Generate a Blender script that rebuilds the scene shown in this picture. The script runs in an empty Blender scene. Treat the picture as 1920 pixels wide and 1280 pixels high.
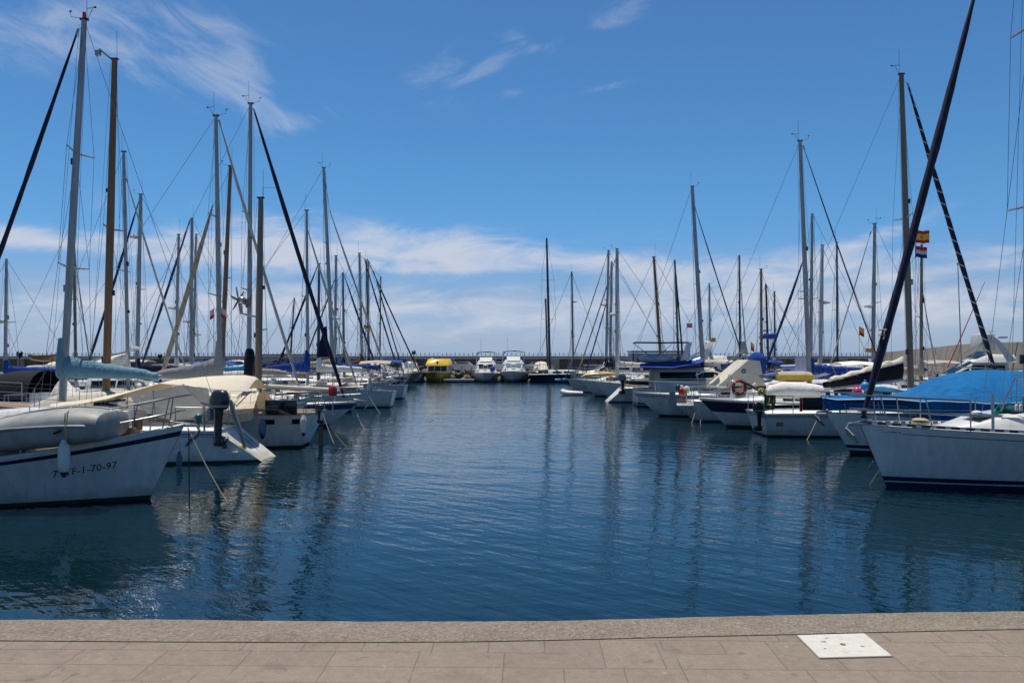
import bpy, bmesh, math, random
from mathutils import Vector, Matrix
rnd = random.Random(7)
S = bpy.context.scene
COL = S.collection
PI = math.pi
R_ = math.radians
# ------------------------------------------------------------------ camera
F, CX, HY, H = 1550.0, 960.0, 668.0, 2.9        # focal (in 1920-px units), centre, horizon row, eye height above water
def W(px, py, d):
    return Vector(((px - CX) * d / F, d, H - (py - HY) * d / F))
def X(px, d):
    return (px - CX) * d / F
cam = bpy.data.cameras.new('camera'); co = bpy.data.objects.new('camera', cam); COL.objects.link(co)
co.location = (0, 0, H); co.rotation_euler = (PI / 2, 0, 0)
cam.sensor_width = 36; cam.lens = 36 * F / 1920; cam.shift_y = (HY - 640) / 1920
cam.clip_start = .1; cam.clip_end = 20000
S.camera = co
# ------------------------------------------------------------------ light and exposure
SUN_EL, SUN_AZ = 78, -30          # azimuth measured from +Y towards +X
S.view_settings.view_transform = 'Standard'; S.view_settings.look = 'None'
S.view_settings.exposure = 0.0; S.view_settings.gamma = 1
sl = bpy.data.lights.new('sun', 'SUN'); sl.energy = 4.7; sl.angle = R_(.5); sl.color = (1, .95, .87)
so = bpy.data.objects.new('sun', sl); COL.objects.link(so)
_d = Vector((math.cos(R_(SUN_EL)) * math.sin(R_(SUN_AZ)), math.cos(R_(SUN_EL)) * math.cos(R_(SUN_AZ)), math.sin(R_(SUN_EL))))
so.rotation_euler = (-_d).to_track_quat('-Z', 'Y').to_euler(); so.location = _d * 60
# ------------------------------------------------------------------ world: sky with cirrus and a low cloud bank
wd = bpy.data.worlds.new('World'); S.world = wd; wd.use_nodes = True
nt = wd.node_tree; nt.nodes.clear(); N = nt.nodes.new; LK = nt.links.new
def val(x, sock):
    if hasattr(x, 'default_value') or hasattr(x, 'is_output'): LK(x, sock)
    else: sock.default_value = x
def M(op, a, b=0.0, c=None):
    n = N('ShaderNodeMath'); n.operation = op; val(a, n.inputs[0])
    if op not in ('SINE', 'COSINE', 'EXPONENT', 'ARCTANGENT', 'ARCSINE', 'ABSOLUTE'): val(b, n.inputs[1])
    if c is not None: val(c, n.inputs[2])
    return n.outputs[0]
sky = N('ShaderNodeTexSky'); sky.sky_type = 'NISHITA'; sky.sun_disc = False
sky.sun_elevation = R_(SUN_EL); sky.sun_rotation = R_(SUN_AZ)
sky.air_density = 1.0; sky.dust_density = .35; sky.ozone_density = 1.0; sky.altitude = 0
tc = N('ShaderNodeTexCoord'); sp = N('ShaderNodeSeparateXYZ'); LK(tc.outputs['Generated'], sp.inputs[0])
az = M('ARCTAN2', sp.outputs[0], sp.outputs[1]); el = M('ARCSINE', M('MAXIMUM', M('MINIMUM', sp.outputs[2], .9999), -.9999))
def noise(sx, sy, rot, scale, det, rough, dist, off=0):
    a, b = math.cos(rot), math.sin(rot)
    u = M('MULTIPLY', M('ADD', M('MULTIPLY', az, a), M('MULTIPLY', el, b)), sx)
    v = M('MULTIPLY', M('SUBTRACT', M('MULTIPLY', el, a), M('MULTIPLY', az, b)), sy)
    cb = N('ShaderNodeCombineXYZ'); LK(u, cb.inputs[0]); LK(v, cb.inputs[1]); cb.inputs[2].default_value = off
    n = N('ShaderNodeTexNoise'); LK(cb.outputs[0], n.inputs['Vector']); n.inputs['Scale'].default_value = scale
    n.inputs['Detail'].default_value = det; n.inputs['Roughness'].default_value = rough; n.inputs['Distortion'].default_value = dist
    return n.outputs[0]
def patch(px, py, rx, ry, rot, s):
    ca = math.atan((px - CX) / F); ce = math.atan((HY - py) / math.hypot(F, px - CX))
    rx, ry, rot = rx / F, ry / F, R_(rot)
    u0 = M('SUBTRACT', az, ca); v0 = M('SUBTRACT', el, ce)
    u = M('DIVIDE', M('ADD', M('MULTIPLY', u0, math.cos(rot)), M('MULTIPLY', v0, math.sin(rot))), rx)
    v = M('DIVIDE', M('SUBTRACT', M('MULTIPLY', v0, math.cos(rot)), M('MULTIPLY', u0, math.sin(rot))), ry)
    e = M('EXPONENT', M('MULTIPLY', M('ADD', M('MULTIPLY', u, u), M('MULTIPLY', v, v)), -1.0))
    return M('MULTIPLY', e, s)
def total(ps):
    t = None
    for p in ps:
        g = patch(*p); t = g if t is None else M('ADD', t, g)
    return t
cirrusL = total([(120, 60, 260, 55, 6, .75), (300, 75, 150, 60, -22, .8), (400, 110, 60, 60, -60, .65), (250, 120, 150, 40, 10, .4),
                (490, 170, 45, 60, -50, .35), (580, 225, 80, 22, 12, .55), (500, 215, 60, 30, -25, .35), (690, 30, 60, 20, 10, .15)])
cirrusR = total([(840, 145, 110, 45, 20, .55), (930, 105, 55, 22, 25, .5), (995, 82, 55, 16, -18, .5), (960, 172, 30, 12, 0, .4),
                (1150, 160, 70, 11, 8, .75), (1180, 20, 110, 22, 20, .7), (1050, 235, 80, 9, 3, .35), (1235, 445, 55, 26, 10, .55),
                (1380, 440, 60, 14, 25, .35), (190, 380, 40, 24, 0, .35), (370, 385, 45, 22, -20, .3)])
bank = total([(760, 465, 330, 42, -1, 1.0), (520, 430, 170, 26, 4, .6), (640, 520, 200, 9, 3, -.35), (900, 497, 190, 15, 3, .8), (110, 450, 260, 18, -2, .75), (420, 480, 300, 30, 0, .7),
              (1000, 570, 900, 34, 0, .62), (250, 560, 330, 34, 0, .45), (1500, 505, 230, 36, 4, .85), (1220, 500, 180, 22, -6, .75), (1640, 445, 110, 16, 18, .6),
              (1800, 505, 160, 10, 5, .55), (1900, 470, 60, 12, 0, .35), (1700, 560, 330, 34, 0, .45), (960, 615, 1500, 44, 0, .42)])
n1L = noise(1, 2.9, R_(-24), 9, 11, .64, .8, 3.3)
n1R = noise(1, 3.0, R_(17), 10, 11, .64, .6, 6.1)
n2 = noise(1, 3.4, R_(4), 10, 9, .62, .6, 8.1)
def ss(x, a, b):
    n = N('ShaderNodeMapRange'); n.interpolation_type = 'SMOOTHSTEP'; LK(x, n.inputs[0])
    n.inputs[1].default_value = a; n.inputs[2].default_value = b; return n.outputs[0]
cirrusL = M('MINIMUM', cirrusL, .80); cirrusR = M('MINIMUM', cirrusR, .80); bank = M('MINIMUM', bank, 1.0)
cd = lambda c, n: M('MULTIPLY', ss(M('ADD', c, M('MULTIPLY', M('SUBTRACT', n, .5), 3.3)), .20, 1.55), M('MINIMUM', M('MULTIPLY', c, 1.7), 1.0))
d1 = M('ADD', cd(cirrusL, n1L), cd(cirrusR, n1R))
d2 = M('MULTIPLY', ss(M('ADD', bank, M('MULTIPLY', M('SUBTRACT', n2, .5), 2.9)), .10, 1.40), M('MINIMUM', M('MULTIPLY', bank, 1.8), 1.0))
dens = M('MINIMUM', M('ADD', M('MULTIPLY', d1, .42), M('MULTIPLY', d2, .84)), .92)
tr = N('ShaderNodeValToRGB'); LK(M('DIVIDE', M('MAXIMUM', el, 0.0), PI / 2), tr.inputs[0])      # clear maritime air: bluer and deeper than the default sky
_st = [(0, (.55, .80, 1.50)), (.006, (.54, .74, 1.36)), (.013, (.535, .70, 1.226)), (.044, (.53, .666, 1.0)), (.09, (.39, .73, 1.09)), (.137, (.382, .75, 1.056)), (.26, (.386, .716, 1.01)), (.5, (.22, .44, .58)), (1, (.11, .24, .34))]
while len(tr.color_ramp.elements) < len(_st): tr.color_ramp.elements.new(.5)
for e_, (p_, c_) in zip(tr.color_ramp.elements, _st): e_.position = p_; e_.color = (*c_, 1)
mu = N('ShaderNodeMixRGB'); mu.blend_type = 'MULTIPLY'; mu.inputs[0].default_value = 1; LK(sky.outputs[0], mu.inputs[1]); LK(tr.outputs[0], mu.inputs[2])
mx = N('ShaderNodeMixRGB'); LK(dens, mx.inputs[0]); LK(mu.outputs[0], mx.inputs[1])
mx.inputs[2].default_value = (6.2, 6.5, 7.4, 1)
bg = N('ShaderNodeBackground'); LK(mx.outputs[0], bg.inputs[0]); bg.inputs[1].default_value = .1
ow = N('ShaderNodeOutputWorld'); LK(bg.outputs[0], ow.inputs[0])

# ------------------------------------------------------------------ materials
MATS = {}
def nodes(name):
    m = bpy.data.materials.new(name); m.use_nodes = True
    t = m.node_tree; b = t.nodes['Principled BSDF']; MATS[name] = m
    return m, t, b
def paint(name, col, rough=.4, metal=0, var=.14, sc=2.5, stretch=(1, 1, 1), bump=0, bsc=40, coat=0, dirt=None):
    m, t, b = nodes(name)
    g = t.nodes.new('ShaderNodeTexCoord'); mp = t.nodes.new('ShaderNodeMapping'); t.links.new(g.outputs['Object'], mp.inputs[0])
    mp.inputs['Scale'].default_value = stretch
    n = t.nodes.new('ShaderNodeTexNoise'); n.inputs['Scale'].default_value = sc; n.inputs['Detail'].default_value = 7; n.inputs['Roughness'].default_value = .6
    t.links.new(mp.outputs[0], n.inputs['Vector'])
    r = t.nodes.new('ShaderNodeValToRGB'); t.links.new(n.outputs[0], r.inputs[0])
    lo = dirt or tuple(c * (1 - var * 2) for c in col)
    r.color_ramp.elements[0].position = .28; r.color_ramp.elements[1].position = .62
    r.color_ramp.elements[0].color = (*lo, 1); r.color_ramp.elements[1].color = (*col, 1)
    t.links.new(r.outputs[0], b.inputs['Base Color'])
    b.inputs['Roughness'].default_value = rough; b.inputs['Metallic'].default_value = metal
    if coat: b.inputs['Coat Weight'].default_value = coat
    if bump:
        n2 = t.nodes.new('ShaderNodeTexNoise'); n2.inputs['Scale'].default_value = bsc; n2.inputs['Detail'].default_value = 5
        t.links.new(mp.outputs[0], n2.inputs['Vector'])
        bm = t.nodes.new('ShaderNodeBump'); bm.inputs['Strength'].default_value = 1; bm.inputs['Distance'].default_value = bump
        t.links.new(n2.outputs[0], bm.inputs['Height']); t.links.new(bm.outputs[0], b.inputs['Normal'])
    return m
paint('gelcoat', (.73, .715, .675), .28, var=.10, stretch=(2, 2, .5), coat=.3)
def weather(name, z0=.34):
    m = MATS[name]; t = m.node_tree; b = t.nodes['Principled BSDF']; src = b.inputs['Base Color'].links[0].from_socket; lk = t.links.new
    g = t.nodes.new('ShaderNodeTexCoord'); s = t.nodes.new('ShaderNodeSeparateXYZ'); lk(g.outputs['Object'], s.inputs[0])
    def nz(scale, st):
        mp = t.nodes.new('ShaderNodeMapping'); mp.inputs['Scale'].default_value = st; lk(g.outputs['Object'], mp.inputs[0])
        n = t.nodes.new('ShaderNodeTexNoise'); n.inputs['Scale'].default_value = scale; n.inputs['Detail'].default_value = 6; lk(mp.outputs[0], n.inputs['Vector']); return n.outputs[0]
    def ma(op, a, c):
        n = t.nodes.new('ShaderNodeMath'); n.operation = op
        for i, v in enumerate((a, c)):
            if isinstance(v, (int, float)): n.inputs[i].default_value = v
            else: lk(v, n.inputs[i])
        return n.outputs[0]
    def mr(x, a, c, o):
        n = t.nodes.new('ShaderNodeMapRange'); n.interpolation_type = 'SMOOTHSTEP'; lk(x, n.inputs[0]); n.inputs[1].default_value = a; n.inputs[2].default_value = c; n.inputs[3].default_value = 0; n.inputs[4].default_value = o; return n.outputs[0]
    def mix(f, a, c):
        n = t.nodes.new('ShaderNodeMixRGB'); lk(f, n.inputs[0]); lk(a, n.inputs[1]); n.inputs[2].default_value = (*c, 1); return n.outputs[0]
    scum = mr(ma('SUBTRACT', ma('MULTIPLY', nz(2.2, (1, 1, .6)), .55), s.outputs[2]), -.05, z0 - .1, .55)       # weed line just above the water
    streak = mr(nz(1.0, (7, 7, .35)), .58, .74, .38)                                                            # run-off streaks down the topsides
    scuff = mr(nz(2.4, (.8, .8, 3.5)), .66, .74, .30)
    c = mix(scuff, mix(streak, mix(scum, src, (.30, .27, .17)), (.40, .37, .31)), (.36, .37, .37)); lk(c, b.inputs['Base Color'])
weather('gelcoat')
paint('gelcoat_old', (.62, .63, .60), .4, stretch=(2, 2, .4), dirt=(.42, .41, .36))
paint('cream_paint', (.66, .60, .48), .4, var=.1)
paint('tan_paint', (.62, .56, .45), .5, var=.06)
paint('deck_white', (.78, .77, .73), .55, var=.1, bump=.002)
paint('deck_grey', (.45, .46, .46), .6, var=.12)
paint('teak', (.30, .19, .11), .65, sc=3, stretch=(1, 14, 1), var=.25)
paint('varnish', (.26, .13, .05), .3, sc=2, stretch=(8, 8, .6), var=.25, coat=.4)
paint('mast_wood', (.25, .125, .042), .4, sc=2, stretch=(9, 9, .4), var=.22)
paint('mast_brown', (.24, .18, .12), .5, sc=2, stretch=(5, 5, .4), var=.2)
paint('mast_alu', (.36, .365, .37), .45, metal=.35, sc=2, stretch=(3, 3, .5), var=.14)
paint('mast_white', (.55, .55, .54), .45, sc=2, stretch=(3, 3, .5), var=.12)
paint('mast_dark', (.03, .035, .05), .4, var=.1)
paint('steel', (.36, .36, .37), .32, metal=.85, var=.1)
paint('wire', (.20, .20, .21), .45, metal=.5)
paint('navy', (.012, .018, .06), .35, var=.15, coat=.3)
paint('navy_hull', (.012, .016, .03), .3, var=.15, coat=.3)
paint('olive_hull', (.26, .20, .015), .45, var=.2)
paint('yellow_paint', (.80, .50, .03), .4, var=.08)
paint('stripe_blue', (.03, .06, .22), .4)
paint('black', (.012, .012, .014), .4)
paint('rubber', (.03, .03, .032), .7)
paint('antifoul', (.018, .016, .02), .8, dirt=(.03, .04, .025))
paint('antifoul_red', (.09, .02, .018), .8)
paint('red_plastic', (.50, .02, .02), .4)
paint('orange', (.55, .07, .025), .5, var=.15)
paint('yellow_plastic', (.75, .50, .03), .4)
paint('green_rope', (.20, .22, .02), .8, var=.3, sc=20)
paint('rope', (.46, .38, .24), .9, var=.2, sc=25)
paint('rope_dark', (.06, .055, .05), .9)
paint('grey_pvc', (.33, .33, .315), .55, var=.12, sc=3, dirt=(.22, .22, .21))
paint('white_pvc', (.70, .69, .64), .45, var=.08)
paint('fender_blue', (.10, .17, .26), .5)
paint('motor_grey', (.022, .027, .033), .35, coat=.2)
paint('white_plate', (.585, .56, .50), .65, sc=17, dirt=(.50, .47, .41))
paint('trim_grey', (.30, .31, .32), .5)
paint('ink', (.01, .012, .02), .6)
paint('blue_wall_trim', (.04, .10, .26), .5)
paint('grey_wall', (.34, .36, .38), .7)
paint('concrete_dark', (.17, .145, .115), .9, sc=.6, stretch=(1, 1, .3), dirt=(.06, .05, .04), bump=.02, bsc=3)
paint('concrete_tan', (.36, .32, .26), .9, sc=.5, stretch=(1, 1, .35), dirt=(.22, .20, .17), bump=.02, bsc=3)
paint('rock', (.20, .17, .14), .95, sc=1.2, dirt=(.08, .07, .06), bump=.05, bsc=3)
paint('teal_plastic', (.03, .19, .22), .45)
paint('pink', (.60, .05, .24), .35)
paint('light_blue', (.05, .33, .62), .4)
paint('green_emblem', (.01, .16, .15), .5)
paint('gold', (.65, .40, .03), .5)
def cloth(name, col, sc=3.0, bump=.03, dirt=None, trans=.0):
    m = paint(name, col, .85, var=.09, sc=1.6, dirt=dirt)
    t = m.node_tree; b = t.nodes['Principled BSDF']; b.inputs['Specular IOR Level'].default_value = .25
    g = t.nodes.new('ShaderNodeTexCoord')
    n = t.nodes.new('ShaderNodeTexNoise'); n.inputs['Scale'].default_value = sc; n.inputs['Detail'].default_value = 3; n.inputs['Distortion'].default_value = 1.6
    t.links.new(g.outputs['Object'], n.inputs['Vector'])
    bm = t.nodes.new('ShaderNodeBump'); bm.inputs['Strength'].default_value = 1; bm.inputs['Distance'].default_value = bump
    t.links.new(n.outputs[0], bm.inputs['Height']); t.links.new(bm.outputs[0], b.inputs['Normal'])
    if trans:
        o = t.nodes['Material Output']; tr = t.nodes.new('ShaderNodeBsdfTranslucent'); tr.inputs[0].default_value = (*col, 1)
        mi = t.nodes.new('ShaderNodeMixShader'); mi.inputs[0].default_value = trans
        t.links.new(b.outputs[0], mi.inputs[1]); t.links.new(tr.outputs[0], mi.inputs[2]); t.links.new(mi.outputs[0], o.inputs[0])
    return m
cloth('cloth_cream', (.84, .77, .64), trans=.28, dirt=(.74, .66, .53))
cloth('cloth_blue', (.005, .165, .43), trans=.15, sc=1.3, bump=.10, dirt=(.004, .115, .32))
cloth('cloth_royal', (.02, .07, .34), trans=.1)
cloth('cloth_navy', (.012, .016, .05))
cloth('cloth_black', (.010, .011, .018))
cloth('cloth_pale_blue', (.20, .36, .42), sc=4, bump=.05, dirt=(.13, .26, .32))
cloth('cloth_grey', (.36, .36, .36))
cloth('cloth_white', (.76, .74, .69))
cloth('cloth_beige', (.44, .38, .30))
cloth('cloth_brown', (.16, .065, .035))
cloth('cloth_green', (.02, .62, .46), trans=.5)
cloth('cloth_lavender', (.50, .50, .66), trans=.2)
cloth('cloth_slate', (.10, .14, .24))
cloth('flag_red', (.60, .08, .06), trans=.5); cloth('flag_yellow', (.80, .56, .10), trans=.5); cloth('flag_white', (.7, .7, .7), trans=.3); cloth('flag_blue', (.03, .05, .28), trans=.3)
m, t, b = nodes('window'); b.inputs['Base Color'].default_value = (.008, .011, .016, 1); b.inputs['Roughness'].default_value = .08
m, t, b = nodes('window_clear'); b.inputs['Base Color'].default_value = (.10, .14, .20, 1); b.inputs['Roughness'].default_value = .15
# perforated toe rail: white with dark slots
m, t, b = nodes('slotted_rail')
g = t.nodes.new('ShaderNodeTexCoord'); s_ = t.nodes.new('ShaderNodeSeparateXYZ'); t.links.new(g.outputs['Object'], s_.inputs[0])
a1 = t.nodes.new('ShaderNodeMath'); a1.operation = 'MULTIPLY'; a1.inputs[1].default_value = 3.9; t.links.new(s_.outputs[0], a1.inputs[0])
a2 = t.nodes.new('ShaderNodeMath'); a2.operation = 'FRACT'; t.links.new(a1.outputs[0], a2.inputs[0])
a3 = t.nodes.new('ShaderNodeMath'); a3.operation = 'LESS_THAN'; a3.inputs[1].default_value = .62; t.links.new(a2.outputs[0], a3.inputs[0])
c_ = t.nodes.new('ShaderNodeMixRGB'); t.links.new(a3.outputs[0], c_.inputs[0]); c_.inputs[1].default_value = (.75, .75, .73, 1); c_.inputs[2].default_value = (.03, .03, .035, 1)
t.links.new(c_.outputs[0], b.inputs['Base Color']); b.inputs['Roughness'].default_value = .4
# furled sail with a spiral seam
def furl_mat(name, col, seam, tilt=1.6, freq=1.5, width=.12):
    m, t, b = nodes(name)
    g = t.nodes.new('ShaderNodeUVMap'); s = t.nodes.new('ShaderNodeSeparateXYZ'); t.links.new(g.outputs[0], s.inputs[0])
    a = t.nodes.new('ShaderNodeMath'); a.operation = 'MULTIPLY_ADD'; t.links.new(s.outputs[1], a.inputs[0]); a.inputs[1].default_value = freq; t.links.new(s.outputs[0], a.inputs[2])
    f = t.nodes.new('ShaderNodeMath'); f.operation = 'FRACT'; t.links.new(a.outputs[0], f.inputs[0])
    l = t.nodes.new('ShaderNodeMath'); l.operation = 'LESS_THAN'; t.links.new(f.outputs[0], l.inputs[0]); l.inputs[1].default_value = width
    c = t.nodes.new('ShaderNodeMixRGB'); t.links.new(l.outputs[0], c.inputs[0]); c.inputs[1].default_value = (*col, 1); c.inputs[2].default_value = (*seam, 1)
    t.links.new(c.outputs[0], b.inputs['Base Color']); b.inputs['Roughness'].default_value = .8
    bm = t.nodes.new('ShaderNodeBump'); bm.inputs['Distance'].default_value = .02; t.links.new(f.outputs[0], bm.inputs['Height']); t.links.new(bm.outputs[0], b.inputs['Normal'])
furl_mat('furl_navy', (.008, .010, .035), (.02, .022, .06))
furl_mat('furl_striped', (.010, .012, .035), (.45, .44, .42), freq=2.1, width=.13)
furl_mat('furl_white', (.52, .50, .46), (.36, .33, .28))
furl_mat('furl_blue', (.015, .03, .12), (.03, .05, .18))
furl_mat('furl_dark', (.03, .028, .03), (.07, .06, .06))
furl_mat('furl_tan', (.40, .33, .25), (.25, .2, .15))

# ------------------------------------------------------------------ mesh helpers
class MB:
    def __init__(s): s.v = []; s.f = []; s.m = []; s.uv = {}
    def add(s, vs, fs, mi=0):
        o = len(s.v); s.v += [Vector(v) for v in vs]
        for f in fs: s.f.append([i + o for i in f]); s.m.append(mi)
        return s
    def box(s, c, size, mi=0, rot=None, bev=0):
        bm = bmesh.new(); bmesh.ops.create_cube(bm, size=1)
        for v in bm.verts: v.co = Vector((v.co.x * size[0], v.co.y * size[1], v.co.z * size[2]))
        if bev: bmesh.ops.bevel(bm, geom=list(bm.edges), offset=min(bev, min(size) * .45), segments=2, affect='EDGES', profile=.6)
        rot = rot if rot is not None else Matrix.Identity(3); c = Vector(c)
        bm.verts.ensure_lookup_table()
        s.add([rot @ v.co + c for v in bm.verts], [[v.index for v in f.verts] for f in bm.faces], mi); bm.free(); return s
    def tube(s, pts, r, n=6, mi=0, cap=True, flat=1.0):
        pts = [Vector(p) for p in pts]; k = len(pts); r = list(r) if hasattr(r, '__len__') else [r] * k
        T = [(pts[min(i + 1, k - 1)] - pts[max(i - 1, 0)]).normalized() for i in range(k)]
        u = T[0].orthogonal().normalized(); vs = []; uvs = []; L = 0
        for i in range(k):
            if i: L += (pts[i] - pts[i - 1]).length
            u = (u - T[i] * u.dot(T[i]));  u = u.normalized() if u.length > 1e-6 else T[i].orthogonal().normalized()
            w = T[i].cross(u)
            for j in range(n):
                a = 2 * PI * j / n; vs.append(pts[i] + (u * math.cos(a) + w * math.sin(a) * flat) * r[i]); uvs.append((j / n, L))
        fs = [[i * n + j, i * n + (j + 1) % n, (i + 1) * n + (j + 1) % n, (i + 1) * n + j] for i in range(k - 1) for j in range(n)]
        fo = len(s.f)
        for q, f in enumerate(fs):
            i, j = divmod(q, n); s.uv[fo + q] = [(j / n, uvs[i * n][1]), ((j + 1) / n, uvs[i * n][1]), ((j + 1) / n, uvs[(i + 1) * n][1]), (j / n, uvs[(i + 1) * n][1])]
        if cap: fs += [list(range(n))[::-1], list(range((k - 1) * n, k * n))]
        return s.add(vs, fs, mi)
    def loft(s, secs, mi=0, closed=True, cap=True):
        n = len(secs[0]); vs = [p for sec in secs for p in sec]; fs = []
        for i in range(len(secs) - 1):
            for j in range(n if closed else n - 1):
                a, b_ = i * n + j, i * n + (j + 1) % n; fs.append([a, b_, b_ + n, a + n])
        if cap: fs += [list(range(n))[::-1], list(range((len(secs) - 1) * n, len(secs) * n))]
        return s.add(vs, fs, mi)
    def sheet(s, grid, th=.01, mi=0):
        a, b_ = len(grid), len(grid[0]); g = [[Vector(p) for p in r] for r in grid]; vs = []
        nn = []
        for i in range(a):
            for j in range(b_):
                du = g[min(i + 1, a - 1)][j] - g[max(i - 1, 0)][j]; dv = g[i][min(j + 1, b_ - 1)] - g[i][max(j - 1, 0)]
                c = du.cross(dv); nn.append(c.normalized() if c.length > 1e-9 else Vector((0, 0, 1)))
        P = [p for r in g for p in r]; vs = [p + n * th / 2 for p, n in zip(P, nn)] + [p - n * th / 2 for p, n in zip(P, nn)]
        q = a * b_; fs = []
        for i in range(a - 1):
            for j in range(b_ - 1):
                k = i * b_ + j; fs.append([k, k + b_, k + b_ + 1, k + 1]); fs.append([k + q, k + 1 + q, k + b_ + 1 + q, k + b_ + q])
        rim = [i * b_ for i in range(a)] + [(a - 1) * b_ + j for j in range(1, b_)] + [i * b_ + b_ - 1 for i in range(a - 2, -1, -1)] + [j for j in range(b_ - 2, 0, -1)]
        for i in range(len(rim)):
            k, l = rim[i], rim[(i + 1) % len(rim)]; fs.append([k, k + q, l + q, l])
        return s.add(vs, fs, mi)
    def ell(s, c, r, nu=12, nv=8, mi=0, rot=None):
        c = Vector(c); rot = rot if rot is not None else Matrix.Identity(3); vs = []
        for i in range(1, nv):
            th = PI * i / nv
            for j in range(nu):
                a = 2 * PI * j / nu; vs.append(c + rot @ Vector((r[0] * math.sin(th) * math.cos(a), r[1] * math.sin(th) * math.sin(a), r[2] * math.cos(th))))
        vs += [c + rot @ Vector((0, 0, r[2])), c - rot @ Vector((0, 0, r[2]))]
        fs = [[i * nu + j, (i + 1) * nu + j, (i + 1) * nu + (j + 1) % nu, i * nu + (j + 1) % nu] for i in range(nv - 2) for j in range(nu)]
        t, b_ = (nv - 1) * nu, (nv - 1) * nu + 1
        fs += [[t, j, (j + 1) % nu] for j in range(nu)] + [[b_, (nv - 2) * nu + (j + 1) % nu, (nv - 2) * nu + j] for j in range(nu)]
        return s.add(vs, fs, mi)
    def lathe(s, prof, c=(0, 0, 0), n=14, mi=0, rot=None):
        c = Vector(c); rot = rot if rot is not None else Matrix.Identity(3)
        secs = [[c + rot @ Vector((r * math.cos(2 * PI * j / n), r * math.sin(2 * PI * j / n), z)) for j in range(n)] for r, z in prof]
        return s.loft(secs, mi)
    def build(s, name, mats, parent=None, smooth=40, loc=None):
        me = bpy.data.meshes.new(name); me.from_pydata([tuple(v) for v in s.v], [], s.f)
        mats = [mats] if isinstance(mats, str) else mats
        for m in mats: me.materials.append(MATS[m])
        me.polygons.foreach_set('material_index', s.m)
        if s.uv:
            ul = me.uv_layers.new(name='UVMap')
            for fi, co_ in s.uv.items():
                ls = me.polygons[fi].loop_start
                for q, c in enumerate(co_): ul.data[ls + q].uv = c
        me.validate()
        bm = bmesh.new(); bm.from_mesh(me); bmesh.ops.recalc_face_normals(bm, faces=bm.faces); bm.to_mesh(me); bm.free()
        if smooth:
            me.polygons.foreach_set('use_smooth', [True] * len(me.polygons)); me.set_sharp_from_angle(angle=R_(smooth))
        o = bpy.data.objects.new(name, me); COL.objects.link(o)
        if parent: o.parent = parent
        if loc is not None: o.location = loc
        return o
def tag(o, label, cat, group=None, kind=None):
    o['label'] = label; o['category'] = cat
    if group: o['group'] = group
    if kind: o['kind'] = kind
    return o
def struct(o, kind='structure'):
    o['kind'] = kind; return o
def empty(name, loc, label, cat, group=None, ang=0):
    e = bpy.data.objects.new(name, None); COL.objects.link(e); e.location = loc; e.rotation_euler = (0, 0, ang); e.empty_display_size = .3
    return tag(e, label, cat, group)
def lerp(a, b_, t): return a + (b_ - a) * t
def smooth01(t): t = max(0, min(1, t)); return t * t * (3 - 2 * t)
# ------------------------------------------------------------------ boats
HULL = {
 'plain': [(1, .95, 'gelcoat'), (.95, .93, 'trim_grey'), (.93, .09, 'gelcoat'), (.09, .04, 'stripe_blue'), (.04, -.4, 'antifoul')],
 'white': [(1, .10, 'gelcoat'), (.10, .05, 'navy'), (.05, -.4, 'antifoul')],
 'old': [(1, .93, 'gelcoat_old'), (.93, .90, 'trim_grey'), (.90, .06, 'gelcoat_old'), (.06, -.4, 'antifoul')],
 'stripe': [(1, .92, 'gelcoat'), (.92, .70, 'stripe_blue'), (.70, .12, 'gelcoat'), (.12, .06, 'stripe_blue'), (.06, -.4, 'antifoul')],
 'thin': [(1, .90, 'gelcoat'), (.90, .86, 'stripe_blue'), (.86, .82, 'gelcoat'), (.82, .80, 'stripe_blue'), (.80, .08, 'gelcoat'), (.08, -.4, 'antifoul')],
 'rail': [(1, .93, 'gelcoat'), (.93, .855, 'navy'), (.855, .06, 'gelcoat'), (.06, -.4, 'antifoul')],
 'double': [(1, .985, 'trim_grey'), (.985, .17, 'gelcoat'), (.17, .10, 'navy'), (.10, .078, 'gelcoat'), (.078, -.4, 'navy')],
 'hi_navy': [(1, .94, 'gelcoat'), (.94, .55, 'navy'), (.55, .09, 'gelcoat'), (.09, -.4, 'antifoul')],
 'navyhull': [(1, .94, 'trim_grey'), (.94, .07, 'navy_hull'), (.07, -.4, 'antifoul_red')],
 'brown': [(1, .90, 'varnish'), (.90, .07, 'mast_brown'), (.07, -.4, 'antifoul_red')],
 'olive': [(1, .93, 'yellow_paint'), (.93, .07, 'olive_hull'), (.07, -.4, 'antifoul')],
 'cream': [(1, .93, 'varnish'), (.93, .08, 'cream_paint'), (.08, -.4, 'antifoul_red')],
 'boot': [(1, .22, 'gelcoat'), (.22, .14, 'navy'), (.14, .09, 'gelcoat'), (.09, -.4, 'antifoul')],
 'strake': [(1, .96, 'gelcoat_old'), (.96, .94, 'trim_grey'), (.94, .58, 'gelcoat'), (.58, .55, 'deck_white'), (.55, .06, 'gelcoat'), (.06, -.4, 'antifoul')],
}
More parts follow.
